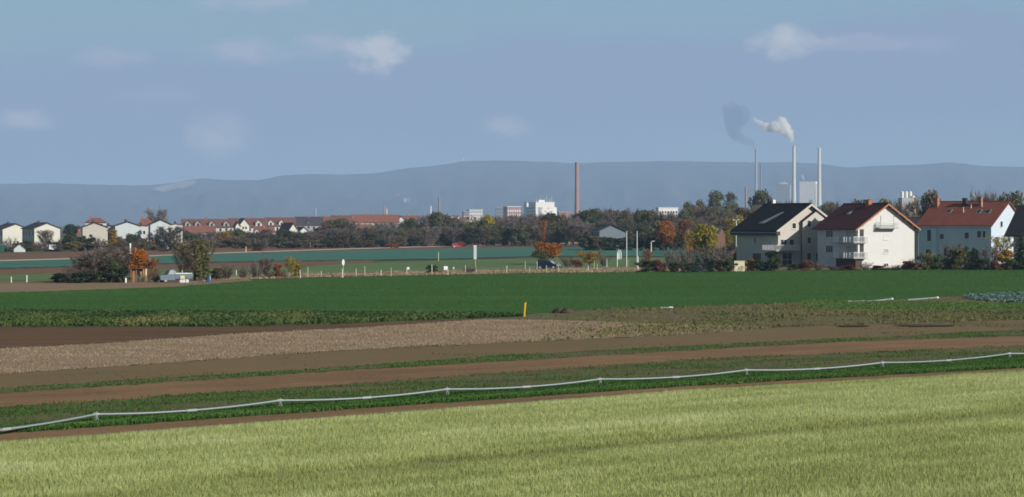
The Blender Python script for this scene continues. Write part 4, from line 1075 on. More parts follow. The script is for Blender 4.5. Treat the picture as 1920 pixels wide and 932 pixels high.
# cream wall panel with scribbles
p = G(1386.5, 509); o = empty('wall_panel', (p.x, p.y, 0), .15, 'cream garden wall panel with dark scribbles left of the black roofed house', 'wall')
MB().box(-.9, .9, -.08, .08, -.1, 1.72).build('panel', 'canvas', o, bevel=.02); MB().box(-.95, .95, -.12, .12, 1.72, 1.8).build('coping', 'canvas', o)
sc = MB()
for pts_ in ([(-.3, .05), (-.2, .5), (-.05, .75), (-.1, .35)], [(.05, .02), (.2, .7), (.45, .95), (.62, .7), (.5, .2)], [(.25, .05), (.4, .6), (.3, .75)]):
    for a, b in zip(pts_[:-1], pts_[1:]): sc.tube((a[0], -.085, a[1]), (b[0], -.085, b[1]), .045, n=4)
sc.build('scribble', 'ink', o)
# ================================================================== HILLS
plain('forest', (0.045, 0.052, 0.038), 0.95, 0.35, 0.0022, stretch=(1, 1, 2), spec=0.05, c2=(0.085, 0.075, 0.055), detail=8)
plain('quarry_rock', (0.42, 0.33, 0.27), 0.95, 0.5, 0.012, spec=0.05)
CREST = Line((-900, 350), (0, 345), (90, 343.5), (180, 346), (240, 347.5), (290, 347), (340, 340), (380, 334), (430, 338), (490, 337.5), (520, 330), (580, 326), (630, 327.5), (700, 325), (760, 316), (830, 309), (870, 302), (950, 301), (1040, 304), (1080, 306.5), (1130, 304), (1260, 302), (1340, 303.5), (1420, 304.5), (1480, 304), (1540, 307), (1590, 314.5), (1640, 311), (1720, 309), (1780, 304), (1840, 311), (1920, 313), (2300, 322))
D0, D1 = 14500.0, 19500.0
def hill_pt(px, t):
    d = D0 + (D1-D0)*t
    ang = (HOR - float(CREST(px)))/FPX
    zc = CAMZ + ang*D1
    n = mnoise.fractal(Vector((px*0.011, t*2.2, 3.0)), 0.9, 2.0, 5)
    n2 = mnoise.fractal(Vector((px*0.05, t*5, 9.0)), 0.9, 2.0, 4)
    z = zc*(t**1.15) + math.sin(math.pi*t)*(n*70 + n2*16) - 12*(1-t)
    lim = (CAMZ + ang*d) - 4
    return Vector((X(px, d), d, max(-5, min(z, lim) if t < 1 else zc + n2*4)))
nx, nt_ = 420, 26
vs, fs = [], []
for j in range(nt_+6):
    for i in range(nx+1):
        px = -900 + 3700*i/nx
        if j <= nt_: vs.append(hill_pt(px, j/nt_))
        else:
            p = hill_pt(px, 1.0); k = (j-nt_)/6.0; vs.append(Vector((p.x*(1+.12*k), p.y + 2600*k, p.z*(1-k**1.5))))
for j in range(nt_+5):
    for i in range(nx):
        a = j*(nx+1)+i; fs.append((a, a+1, a+nx+2, a+nx+1))
hill = MB().add(vs, fs).build('hills', 'forest', smooth=True)
tag(hill, 'long blue forested mountain ridge along the horizon', 'hills', kind='structure')
def scar(name, label, ring, t0):
    """pale rock face lying on the hillside: ring of (px, dt)"""
    vs, fs = [], []
    nxs, nys = 24, 6
    xs = [p for p in np.linspace(ring[0], ring[1], nxs)]
    r = random.Random(int(ring[0]))
    for j in range(nys):
        for px in xs:
            e = 1 - abs((px-ring[0])/(ring[1]-ring[0])*2-1)**2
            t = t0 + (j/(nys-1)-.5)*ring[2]*(.25+.75*e)*r.uniform(.85, 1.15) + ring[3]*((px-ring[0])/(ring[1]-ring[0])-.5)
            p = hill_pt(px, min(.97, t)); vs.append(p + Vector((0, -70, 20)))
    fs = [(j*nxs+i, j*nxs+i+1, (j+1)*nxs+i+1, (j+1)*nxs+i) for j in range(nys-1) for i in range(nxs-1)]
    tag(MB().add(vs, fs).build(name, 'quarry_rock', smooth=True), label, 'quarry', kind='structure')
scar('quarry', 'pale quarry face on the left end of the mountain ridge', (290, 370, .10, .06), .86)
for (x0, x1, t, lab) in ((742, 750, .42, 'tiny pale clearing on the hillside left of the chimneys'), (758, 769, .36, 'small pale clearing on the hillside above the red roofs'), (786, 793, .38, 'tiny pale clearing on the hillside near the brick tower')):
    scar('clearing', lab, (x0, x1, .05, 0), t)
p = hill_pt(869, 1.0); o = empty('summit_tower', p - Vector((0, 0, 5)), 0, 'tiny pale tower on the mountain crest', 'tower')
MB().lathe(0, 0, [(7, 0), (5, 24), (5, 26)], 10).build('shaft', 'trim_white', o); MB().lathe(0, 0, [(7, 26), (7, 30), (1, 36)], 10).build('top', 'plaster_grey', o)

# ================================================================== POWER STATION AND CITY
plain('concrete_pale', (0.58, 0.56, 0.52), 0.9, 0.06, 0.05)
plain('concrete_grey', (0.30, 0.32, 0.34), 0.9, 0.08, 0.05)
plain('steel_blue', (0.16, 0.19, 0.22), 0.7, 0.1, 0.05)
plain('brick_pale', (0.33, 0.19, 0.165), 0.9, 0.12, 0.3)
plain('green_paint', (0.03, 0.10, 0.06), 0.5, 0.15, 1.0)
plain('white_panel', (0.72, 0.71, 0.67), 0.8, 0.04, 0.05)
def stack(name, label, px, d, top, wt, wb, mat, rim=None, cat='chimney', base=0.0):
    h = Z(top, d); k = d/FPX; o = empty(name, (X(px, d), d, base), 0, label, cat)
    prof = [(wb*k/2, 0), (wb*k/2*.9+wt*k/2*.1, h*.12), ((wb+wt)*k/4, h*.45), (wt*k/2, h)]
    MB().lathe(0, 0, prof, 20).build('shaft', mat, o, smooth=True)
    MB().lathe(0, 0, [(wt*k/2*1.04, h+.02), (wt*k/2*1.12, h+.02+wt*k*.15), (wt*k/2*1.12, h+wt*k*.55), (wt*k/2*.8, h+wt*k*.56)], 20).build('rim', rim or mat, o, smooth=True)
    return o
stack('chimney', 'pale concrete power station chimney with the white steam plume', 1488.5, 7000, 277, 5.5, 9.5, 'concrete_pale')
stack('chimney', 'pale concrete power station chimney without smoke, rightmost of the tall ones', 1536, 7000, 280, 5.5, 9.5, 'concrete_pale')
stack('chimney', 'tall grey-blue chimney trailing dark smoke', 1417.5, 7600, 282, 4.2, 6.5, 'concrete_grey')
stack('chimney', 'shorter grey chimney just right of the smoking grey one', 1426.5, 7800, 309, 3.4, 4.6, 'steel_blue')
stack('chimney', 'slender red brick chimney left of the power station', 1398.5, 3200, 353, 3.6, 4.8, 'brick_pale')
stack('chimney', 'tall lone pinkish brick chimney above the tree belt', 1081.5, 3000, 308, 6.6, 9.2, 'brick_pale')
stack('chimney', 'white steel chimney beside the pink tower', 807.5, 2600, 387, 2.2, 3.0, 'white_panel')
stack('chimney', 'short tapering white chimney above the red town roofs', 725, 2300, 392, 1.6, 3.2, 'white_panel')
stack('chimney', 'faint pink chimney just left of the short white one', 720, 4200, 385, 2.4, 3.2, 'brick_pale')
o = stack('brick_tower', 'pink brick tower with narrower top over the town', 823.5, 2700, 379, 3.0, 4.6, 'brick_pale', cat='tower')
hh = Z(379, 2700); MB().lathe(0, 0, [(1.0, hh+1.5), (.8, Z(369, 2700))], 10).build('spire', 'brick_pale', o)
stack('mast', 'thin pale mast rising behind the dark roof', 592.5, 1700, 391, .8, 1.4, 'plaster_cool', cat='mast')

def block(name, label, px, d, a, Wm, Lm, top, wall, rows=0, cols=0, roofm='plaster_grey', cat='building', wcol='glass_dark', wh=1.5, z0=4.0, lrows=None):
    """box building, near left corner of its lit face at column px; lit face Wm wide turned right by a, left face Lm long"""
    h = Z(top, d); o = empty(name, (X(px, d), d, 0), a, label, cat)
    MB().box(0, Wm, 0, Lm, 0, h).build('wall', wall, o)
    MB().box(-.3, Wm+.3, -.3, Lm+.3, h+.01, h+.9).build('roof_parapet', roofm, o)
    for j in range(rows):
        z = z0 + (h-z0-1.5)*j/rows
        for i in range(cols):
            c = Wm*(i+.5)/cols; w = Wm/cols*.55
            f = MB().box(c-w/2, c+w/2, -.25, -.02, z, z+wh).build('window', wcol, o)
        if lrows:
            for i in range(lrows):
                c = Lm*(i+.5)/lrows; w = Lm/lrows*.55
                MB().box(-.25, -.02, c-w/2, c+w/2, z, z+wh).build('window', wcol, o)
    return o, h
# boiler houses
o, h = block('boiler_house', 'big pale boiler house between the two white chimneys', 1527, 7000, math.radians(72), 36, 40, 340, 'white_panel', roofm='concrete_grey')
for x in (8, 20, 30): MB().box(x-1.2, x+1.2, -.6, -.02, 4, h-6).build('panel_joint', 'concrete_grey', o)
MB().box(-1.0, -.02, 4, 12, h*.2, h*.6).build('panel_joint', 'concrete_grey', o)
MB().box(-30, 60, -34, -4, 0, 22).build('low_hall', 'white_panel', o); MB().box(-46, -30.1, -34, -8, 0, 40).build('low_hall', 'concrete_grey', o)
for x in (-20, 5, 30): MB().lathe(x, -20, [(2.5, 22), (2.5, 36), (1.5, 37)], 10).build('vent_stack', 'white_panel', o)
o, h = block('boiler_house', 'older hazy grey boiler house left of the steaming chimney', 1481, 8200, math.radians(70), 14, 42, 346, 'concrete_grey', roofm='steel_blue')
MB().loft([[(x, y, h + math.sin(math.pi*(y-8)/30)*8 if 8 < y < 38 else h+.9) for x in (1, 13)] + [(x, y, h-2) for x in (13, 1)] for y in (8, 14, 20, 26, 32, 37.9)]).build('vault', 'white_panel', o)
MB().box(-20, 30, -26, -4, 0, 40).build('low_hall', 'concrete_grey', o)
MB().lathe(-8, -14, [(4, 40), (4, 62), (3, 64)], 12).build('vent_stack', 'white_panel', o)
# white hospital-like block
o, h = block('office_block', 'bright white high block with rooftop masts left of the brick chimney', 1004.5, 3500, math.radians(18), 26, 30, 380, 'white_panel', 0, 0, 'white_panel')
for j in range(6):
    z = 8 + (h-12)*j/6
    for i in range(5):
        if (i*7+j*3) % 5 < 3: MB().box(3+i*4.4, 5.6+i*4.4, -.3, -.02, z, z+1.4).build('window', 'plaster_grey', o)
    for i in range(5): MB().box(-.3, -.02, 2+i*5.6, 5.2+i*5.6, z, z+1.6).build('window', 'steel_blue', o)
MB().box(4, 8, -.5, -.31, h-15, h-6).build('stair_glazing', 'plaster_grey', o)
for i, x in enumerate((4, 9, 15, 18, 22, 25)): MB().tube((x, 8, h), (x, 8, h + (4, 7, 5, 10, 6, 9)[i]), .35, .2, 5).build('mast', 'trim_white', o)
MB().box(6, 14, 6, 14, h+.91, h+3.5).build('roof_house', 'white_panel', o)
MB().box(26.4, 30.5, 4, 14, 0, h-6).build('annex', 'white_panel', o)
o, h = block('office_block', 'slim white slab beside the high white block', 987.5, 3540, math.radians(15), 3.6, 14, 380.5, 'white_panel')
for j in range(5): MB().box(.8, 2.6, -.3, -.02, 8+j*5, 9.4+j*5).build('window', 'plaster_grey', o)
block('office_block', 'pink and white faced block left of the high white block', 951, 3600, math.radians(12), 19, 26, 388, 'brick_pale', 4, 6, 'white_panel', wcol='white_panel', wh=3.0, z0=8)
block('office_block', 'blue-grey slab left of the pink faced block', 929.5, 3650, math.radians(2), 15.5, 12, 389.5, 'steel_blue', 5, 5, 'concrete_grey', wcol='concrete_grey', z0=8)  # walls in even steel blue
block('office_block', 'pale grey mottled block at the left of the city skyline', 880, 3600, math.radians(18), 19, 14, 394.5, 'plaster_grey', 4, 6, 'white_panel', wcol='white_panel', wh=2.0, z0=8)
block('office_block', 'small dark teal block at the left end of the city skyline', 869, 3500, math.radians(10), 8, 10, 397, 'steel_blue', 3, 3, 'concrete_grey', wcol='plaster_cool', z0=6)
block('flat_block', 'long low white block with dark windows above the belt', 1235, 2500, math.radians(10), 18.5, 12, 391, 'white_panel', 3, 7, 'white_panel', wh=2.0, z0=12)
block('flat_block', 'low white block half hidden between the round trees', 1328, 2600, math.radians(10), 15, 10, 390, 'white_panel', 2, 6, 'white_panel', wh=2.0, z0=12)
block('flat_block', 'low pale hall left of the city skyline', 836, 2600, math.radians(6), 14, 9, 406, 'white_panel', 2, 5, 'roof_far_red', z0=8)
block('flat_block', 'low distant pale hall right of the high white block', 1048, 3600, math.radians(8), 20, 12, 398, 'brick_pale', 2, 5, 'concrete_grey', z0=10)
# silo works at right
d = 2500; o = empty('silo_works', (X(1702, d), d, 0), .2, 'beige silo works with white tanks on top, behind the white gable house', 'silo')
MB().box(-7.5, 3, -5, 6, 0, Z(371, d)).build('tower', 'plaster_grey', o); MB().box(3.01, 7, -5, 6, 0, Z(370, d)).build('tower', 'canvas', o)
for x in (-5.5, -1.5, 2.5): MB().lathe(x, 0, [(1.3, Z(371, d)), (1.5, Z(366, d)), (1.5, Z(360, d)), (.4, Z(358.5, d))], 12).build('tank', 'white_panel', o, smooth=True)
MB().box(3.5, 6, -4, 0, Z(370, d), Z(367, d)).build('roof_house', 'white_panel', o)
d = 1500; o = empty('antenna_frame', (X(1796, d), d, 0), 0, 'thin antenna frame above the long red roof', 'antenna')
MB().tube((0, 0, 0), (0, 0, Z(357, d)), .12, n=5).build('mast', 'grey_metal', o)
for z, w in ((Z(359, d), 1.6), (Z(363, d), 1.2), (Z(367, d), 1.6)): MB().tube((-w, 0, z), (w, 0, z+.2), .1, n=5).build('crossbar', 'grey_metal', o)
d = 3000; o = empty('church_tower', (X(1823, d), d, 0), 0, 'small dull green spire above the long red roof', 'tower')
MB().box(-2.2, 2.2, -2.2, 2.2, 0, Z(370, d)).build('shaft', 'plaster_grey', o); MB().lathe(0, 0, [(3, Z(370, d)), (2.4, Z(362, d)), (.9, Z(358, d)), (.1, Z(348, d))], 8).build('spire', 'steel_blue', o)

# ---------------- plumes
def plume(name, label, spheres, d, mat, seed):
    """one closed billowing body of smoke, grown from overlapping puffs"""
    k = d/FPX; c0 = Vector((X(spheres[0][0], d), d, Z(spheres[0][1], d)))
    mb = MB(); r = random.Random(seed)
    for (px, py, rad) in spheres:
        c = Vector((X(px, d), d + r.uniform(-.5, .5)*rad*k, Z(py, d))) - c0
        n, mm = 10, 7; R = rad*k*1.18
        mb.loft([[c + Vector((math.cos(6.283*i/n)*math.sin(math.pi*j/mm), math.sin(6.283*i/n)*math.sin(math.pi*j/mm), math.cos(math.pi*j/mm)))*R for i in range(n)] for j in range(1, mm)][::-1])
    o = mb.build(name, mat); o.location = c0
    rm = o.modifiers.new('join', 'REMESH'); rm.mode = 'VOXEL'; rm.voxel_size = 1.7
    tx = bpy.data.textures.new('billow', 'CLOUDS'); tx.noise_scale = 9; tx.noise_depth = 4
    dm = o.modifiers.new('billow', 'DISPLACE'); dm.texture = tx; dm.strength = 12; dm.mid_level = .46
    tag(o, label, 'smoke')
    return o
def smoke_mat(name, colr, dens, an=0.2):
    m, nt, out = new_mat(name); v = nt.nodes.new('ShaderNodeVolumePrincipled')
    v.inputs['Color'].default_value = colr + (1,); v.inputs['Density'].default_value = dens; v.inputs['Anisotropy'].default_value = an
    nt.links.new(v.outputs[0], out.inputs['Volume']); M[name] = m
smoke_mat('steam_white', (1.0, 0.995, 0.99), 0.11, 0.0)
smoke_mat('smoke_grey', (0.40, 0.50, 0.70), 0.017)
plume('steam_plume', 'bright white steam plume drifting left from the pale chimney', [(1486, 263, 3), (1483, 257, 5), (1478, 249, 8), (1470, 241, 11), (1461, 235, 11), (1466, 228, 8), (1452, 238, 9), (1443, 238, 8), (1434, 238, 6), (1426, 232, 4.5), (1420, 228, 3.5), (1415, 224, 3)], 7000, 'steam_white', 3)
plume('smoke_plume', 'dusky grey smoke plume rising left from the grey chimney', [(1417, 281, 3.2), (1416, 276, 4.2), (1411, 271, 5), (1404, 266, 7), (1395, 262, 8), (1386, 258, 9), (1378, 253, 10), (1372, 245, 10), (1380, 240, 11), (1372, 230, 13), (1385, 226, 13), (1396, 220, 10), (1368, 216, 12), (1382, 210, 13), (1362, 205, 9), (1394, 205, 8), (1372, 198, 7), (1402, 212, 6)], 7600, 'smoke_grey', 8)
plume('steam_wisp', 'tiny white steam wisp above the pale boiler house', [(1508, 338, 1.6), (1506, 334, 2), (1505, 330, 1.8)], 7050, 'steam_white', 4)

# ================================================================== APARTMENT HOUSES AT THE LEFT
def flats(label, px, d, a, Wm, Lm, eave_y, pitch, wall, roof, wins=(), lw=0, name='apartment_house', ov=.4, cat='apartment house'):
    r0, w, rf, P = house(name, label, px, None, math.radians(a), Wm, Lm, Z(eave_y, d), math.radians(pitch), ov, wall, roof, .2, cat=cat, d=d)
    for (c, z, ww, h) in wins: window(r0, 'g', c, z, ww, h, sill=False, frame='plaster_grey')
    n = int(Lm/3)
    for k in range(lw):
        for j in range(n): window(r0, 'l', Lm*(j+.5)/n, 1.5+2.7*k, 1.0, 1.3, sill=False, frame='plaster_grey')
    chimney(rf, P, Wm/2-.5, Lm*.6, .6, .5, 'dark_trim')
    return r0, w, rf, P
flats('pale yellow gabled apartment house at the far left, half hidden by the next one', 5, 900, 28, 9.3, 12, 430, 20, 'plaster_yellow', 'roof_far_dark', lw=2)
flats('bright cream gabled apartment house with dark shaded side, second from the left', 64.5, 870, 28, 8.7, 13, 428.5, 21, 'plaster_yellow', 'roof_far_dark', lw=2)
flats('cream gabled apartment house, third from the left, below the red hip roof', 155, 860, 12, 8.0, 9, 426.5, 20, 'plaster_cream', 'roof_far_dark')
flats('low cream wing right of the third gabled apartment house', 199, 868, 10, 2.6, 8, 424.5, 8, 'plaster_white', 'roof_far_dark', name='house_wing', cat='house wing')
flats('pale blue-white gabled apartment house, fourth from the left', 216, 860, 12, 8.2, 9, 424, 18, 'plaster_cool', 'roof_far_dark')
flats('white red-roofed house with dark windows between two gabled apartment houses', 259.5, 875, 10, 2.9, 8, 424, 8, 'plaster_white', 'roof_far_red', [(.8, 4.7, .6, 1), (1.9, 4.7, .6, 1), (.8, 2.2, .6, 1), (1.9, 2.2, .6, 1)])
flats('greyish gabled apartment house behind bare trees, rightmost of the row', 282, 858, 12, 6.9, 9, 421.5, 24, 'plaster_cool', 'roof_far_dark', [(2.2, .6, .35, 5.4)])
flats('white stair wing with rows of small windows right of the rightmost gabled house', 320.5, 862, 8, 3.7, 8, 421.5, 8, 'plaster_white', 'roof_far_red', [(x, z, .5, .8) for x in (.9, 1.9, 2.9) for z in (.8, 2.2, 3.6, 5.0)])
# red hipped roofs behind
def hip(label, px0, px1, d, ridge_y, eave_y, wall='plaster_white', roof='roof_far_red', ext=.6):
    w = (px1-px0)*d/FPX; zr, ze = Z(ridge_y, d), Z(eave_y, d); dp = w*.7; o = empty('house', (X(px0, d), d, 0), .12, label, 'house')
    MB().box(ext, w-ext, ext, dp-ext, 0, ze).build('wall', wall, o)
    q = w*.33
    r_ = MB().add([(0,0,ze+.01),(w,0,ze+.01),(w,dp,ze+.01),(0,dp,ze+.01),(q,dp/2,zr),(w-q,dp/2,zr)], [(0,1,5,4),(1,2,5),(2,3,4,5),(3,0,4),(3,2,1,0)]).build('roof', roof, o)
    MB().box(w*.25, w*.25+.8, dp/2, dp/2+.8, zr-1.5, zr+.8).build('chimney', 'brick', r_)
    for k in range(3): window(o, 'g', w*(.25+.25*k), ze-1.6, .9, 1.1, off=ext, sill=False)
    return o
hip('house with red hipped roof peeping over the third gabled apartment house', 157, 201, 950, 408.5, 417)
hip('red hipped roof behind the gabled apartments near the hazy bare tree', 256, 290, 1000, 409.5, 422, roof='roof_far_red', ext=.4)
hip('low red roof left of the third gabled apartment house', 142, 158, 900, 434, 440)
# ================================================================== TOWN OF RED ROOFS
def town(label, px0, px1, d, ridge_y, eave_y, roof='roof_far_red', wall='plaster_white', dorm=(), wins=0, rz=.06, dp=9.0, chim=1, dsize=1.0, dmat='plaster_white'):
    """long house, ridge across the view; dorm = columns of gabled dormers"""
    w = (px1-px0)*d/FPX; zr, ze = Z(ridge_y, d), Z(eave_y, d)
    run = max(3.0, (zr-ze)*1.15)
    o = empty('town_house', (X(px0, d), d, 0), rz, label, 'house', None)
    MB().add([(0,0,-.2),(w,0,-.2),(w,0,ze),(0,0,ze),(0,2*run,-.2),(w,2*run,-.2),(w,2*run,ze),(0,2*run,ze),(0,run,zr-.1),(w,run,zr-.1)],
             [(0,1,2,3),(7,6,5,4),(0,3,8,7,4),(1,5,6,9,2),(3,2,9,8),(6,7,8,9)]).build('wall', wall, o)
    s = (zr-ze)/run
    rf = MB(); rf.slab([(-.3, -.4, ze-.4*s+.2), (w+.3, -.4, ze-.4*s+.2), (w+.3, run-.003, zr+.2), (-.3, run-.003, zr+.2)], .18)
    rf.slab([(-.3, run+.003, zr+.2), (w+.3, run+.003, zr+.2), (w+.3, 2*run+.4, ze-.4*s+.2), (-.3, 2*run+.4, ze-.4*s+.2)], .18)
    r_ = rf.build('roof', roof, o)
    for k in range(chim):
        x = w*(.2 + .6*(k+.5)/chim); MB().box(x-.4, x+.4, run-.5, run+.3, zr-1, zr+.9).build('chimney', 'brick', r_)
    for c in dorm:
        x = (c-px0)*d/FPX; hw = 1.25*dsize; y = .3; z0 = ze + .1
        zt = z0 + 1.5*dsize; za = zt + hw*.95; yb = min(run, (za-ze)/s)
        dm = MB().add([(x-hw,y,z0),(x+hw,y,z0),(x+hw,y,zt),(x,y,za),(x-hw,y,zt),(x-hw,yb,z0+yb*s*.3),(x+hw,yb,z0+yb*s*.3),(x+hw,yb,zt),(x,yb,za),(x-hw,yb,zt)],
                      [(0,1,2,3,4),(9,8,7,6,5),(0,4,9,5),(1,6,7,2)]).build('dormer', dmat, r_)
        dr = MB(); dr.slab([(x-hw-.25, yb, zt-.1), (x-hw-.25, y-.25, zt-.1), (x-.003, y-.25, za+.16), (x-.003, yb, za+.16)], .12)
        dr.slab([(x+hw+.25, y-.25, zt-.1), (x+hw+.25, yb, zt-.1), (x+.003, yb, za+.16), (x+.003, y-.25, za+.16)], .12)
        g = dr.build('dormer_roof', roof, r_)
        MB().box(x-.4*dsize, x+.4*dsize, y-.06, y-.004, z0+.4, z0+1.5*dsize).build('dormer_window', 'glass_dark', r_)
    for k in range(wins): window(o, 'g', w*(k+.5)/wins, ze-1.7, .9, 1.15, sill=False)
    return o
town('red-brown row house nearest the gabled apartments, with four pale dormers', 340, 430, 1150, 411.5, 426, 'roof_far_brown', dorm=(352, 371, 397, 424), wins=8, dmat='plaster_grey')
town('red row house with big timbered gable, left of the white triangular gable', 428, 500, 1180, 410, 426, 'roof_far_brown', dorm=(457.5, 485), wins=8, dmat='plaster_yellow', dsize=1.15)
town('red row house with two white dormers, above the white triangular gable', 497, 553, 1190, 408.5, 424, 'roof_far_brown', dorm=(508, 528), wins=6)
town('low dark red roof in front of the row, above the yellow tree', 346, 402, 1080, 425, 436, 'roof_far_red', 'plaster_grey', wins=4)
town('bright red lower roof with pale hall below it', 476, 513, 1060, 427, 440, 'roof_far_red', 'plaster_grey', wins=4, dorm=(482,), dsize=.8)
town('long dark slate roof under the thin mast', 553, 604, 1220, 407, 422, 'roof_far_dark', 'plaster_grey', dorm=(579,), wins=5, dsize=.7, dmat='steel_blue')
town('short red roof right of the dark slate roof', 602, 618, 1230, 406.5, 415, 'roof_far_red', wins=2)
town('red roof behind the olive tree of the belt', 620, 664, 1260, 404.5, 417, 'roof_far_brown', wins=4)
town('broad orange-red roof with small chimneys, widest on the town skyline', 660, 748, 1240, 403, 417, 'roof_far_red', wins=9, chim=4)
town('red lower house with white wall and dark windows in front of the broad roof', 655, 697, 1150, 421, 433, 'roof_far_red', wins=3)
town('white upper storey with red roof left of the broad roof', 655, 668, 1200, 409, 416, 'roof_far_red', wins=2)
town('small distant red roof right of the broad roof', 752, 786, 1400, 405, 412, 'roof_far_red', wins=4, chim=2)
town('faint distant red roof by the white chimney', 790, 822, 1600, 409, 414, 'roof_far_brown', wins=3)
town('small reddish roof with pale gable by the pink tower', 830, 858, 1500, 410, 416, 'roof_far_brown', dorm=(834, 852), wins=2, dsize=.9)
town('small brown roof left of the yellow crown', 862, 892, 1500, 407.5, 412.5, 'roof_far_red', wins=3, dorm=(884,), dsize=.9)
def gable_house(label, px, d, W_, L_, eave_y, pitch, a=20, wall='plaster_white', roof='roof_far_brown'):
    r0, w, rf, P = house('town_house', label, px, None, math.radians(a), W_, L_, Z(eave_y, d), math.radians(pitch), .4, wall, roof, .2, d=d)
    window(r0, 'g', W_*.35, Z(eave_y, d)-1.8, .8, 1.0, sill=False); window(r0, 'g', W_*.65, Z(eave_y, d)-1.8, .8, 1.0, sill=False)
    return r0
gable_house('white triangular gable with brown roof in the middle of the town', 539, 1060, 5.0, 12, 436.5, 55, 24)
gable_house('small pale gable right of the white triangular gable', 563, 1070, 3.2, 8, 433, 40, 20)
gable_house('pale green gable on the town skyline right of the broad roof', 743, 1260, 5.0, 10, 416, 45, 15, 'plaster_cool', 'roof_far_red')
gable_house('tall timbered gable on the town skyline', 450, 1130, 4.0, 8, 421.5, 50, 18, 'plaster_yellow', 'roof_far_brown')
gable_house('narrow white gable beside the timbered gable', 442, 1128, 2.0, 6, 424, 55, 15)
# pale hall under the red roof
d = 1030; o = empty('garden_hall', (X(497, d), d, 0), .05, 'pale flat-roofed hall below the bright red lower roof', 'hall')
MB().box(0, 3.4, 0, 6, 0, Z(438, d)).build('wall', 'plaster_cool', o); MB().box(-.2, 3.6, -.2, 6.2, Z(438, d)+.01, Z(437, d)).build('roof', 'trim_white', o)
for k in range(3): window(o, 'g', .6+1.1*k, 2.2, .6, 1.2, sill=False)
# barn in the belt, shed and container at left
flats('blue-grey gabled barn with dark roof inside the tree belt', 1124, 820, 8, 8.2, 12, 432.5, 24, 'steel_blue', 'roof_far_dark', name='barn', cat='barn', ov=.7)
flats('blue-grey gabled garden shed below the yellow apartment houses', 26, 760, 12, 3.2, 4, 467, 40, 'plaster_cool', 'roof_far_dark', name='shed', cat='shed', ov=.2)
d = 765; o = empty('container', (X(-8, d), d, 0), .1, 'green metal container at the left edge', 'container'); MB().box(0, 3.2, 0, 2.4, .1, 1.9).build('body', 'green_paint', o); MB().box(-.05, 3.25, -.05, 2.45, 1.91, 1.98).build('roof', 'steel_blue', o)
for k in range(6): MB().box(.2+k*.5, .3+k*.5, -.06, -.003, .15, 1.85).build('rib', 'green_paint', o)
def van(label, px, py, rz):
    p = G(px, py); o = empty('van', (p.x, p.y, 0), rz, label, 'van')
    pr = [(-1.3, .35), (-1.3, 1.8), (-1.2, 1.9), (.6, 1.9), (.95, 1.25), (1.35, 1.05), (1.4, .35)]
    MB().loft([[(x, s, z) for x, z in pr] for s in (-.85, .85)]).build('body', 'white_metal', o, bevel=.05)
    MB().slab([(.64, -.75, 1.8), (.93, -.75, 1.3), (.93, .75, 1.3), (.64, .75, 1.8)][::-1], .02).build('windscreen', 'glass_dark', o)
    for s in (-1, 1):
        q = [(-.1, s*.86, 1.25), (.75, s*.86, 1.25), (.5, s*.86, 1.75), (-.1, s*.86, 1.75)]; MB().slab(q if s < 0 else q[::-1], .012).build('side_window', 'glass_dark', o)
        for x in (-.8, .85): wheel(o, x, s*.78)
    return o
van('white van parked below the cream apartment house', 99, 471, .4)
van('white van on the farm road beside a rust bush', 986, 459.3, .1)
# ================================================================== THE TREE BELT AND ALL OTHER PLANTING
LAND = [(545, 'white triangular gable'), (580, 'dark slate roof'), (610, 'short red roof'), (640, 'olive-topped skyline tree'), (665, 'red lower house'), (690, 'left end of the broad red roof'), (722, 'short white chimney'), (752, 'pale green gable'),
        (780, 'small distant red roof'), (807, 'white steel chimney'), (824, 'pink brick tower'), (850, 'low pale hall'), (880, 'mottled city block'), (910, 'gap left of the blue-grey slab'), (938, 'blue-grey slab'), (962, 'pink faced block'), (988, 'slim white slab'),
        (1015, 'high white block'), (1042, 'small annex of the white block'), (1065, 'gap left of the brick chimney'), (1083, 'tall brick chimney'), (1112, 'right side of the brick chimney'), (1140, 'blue-grey barn'), (1168, 'arched sign'), (1194, 'two tall poles'),
        (1222, 'single-arm lamp'), (1250, 'long low white block'), (1285, 'right end of the low white block'), (1320, 'yellow-green tree'), (1360, 'double-headed lamp'), (1398, 'slender red chimney'), (1440, 'black roof ridge')]
used_labels = set()
def where(px): return min(LAND, key=lambda t: abs(t[0]-px))[1]
LOOK = {'twig_brown': 'bare brown', 'twig_grey': 'bare grey', 'twig_purple': 'bare purplish', 'leaf_dark': 'dark green', 'leaf_green': 'green', 'leaf_olive': 'olive', 'leaf_moss': 'mossy grey-green', 'leaf_brown': 'brown-leaved',
        'leaf_yellow': 'yellow', 'leaf_gold': 'golden', 'leaf_orange': 'orange', 'leaf_rust': 'rust coloured', 'leaf_red': 'dark red', 'needle_dark': 'dark evergreen'}
def uniq(lab, extra):
    for e in extra:
        t = lab + e
        if t not in used_labels: used_labels.add(t); return t
    used_labels.add(t); return t
BELT_TOP = Line((540, 438), (560, 432), (600, 428), (618, 412), (640, 405), (655, 412), (665, 430), (690, 426), (710, 420), (740, 414), (780, 411), (800, 403), (820, 401), (845, 406), (860, 416), (895, 412), (905, 408), (930, 407), (960, 404), (1000, 404), (1030, 398), (1045, 404), (1075, 402), (1095, 395), (1130, 392), (1160, 396), (1200, 394), (1240, 400), (1270, 398), (1300, 388), (1400, 390), (1470, 385))
BELT_FOOT = Line((540, 466), (700, 464), (1090, 456), (1110, 464), (1300, 463), (1470, 462))
rb = random.Random(77)
back_m = ['twig_brown', 'leaf_brown', 'twig_purple', 'leaf_moss', 'twig_brown', 'leaf_olive', 'twig_grey', 'leaf_moss', 'twig_grey']
px = 548.0
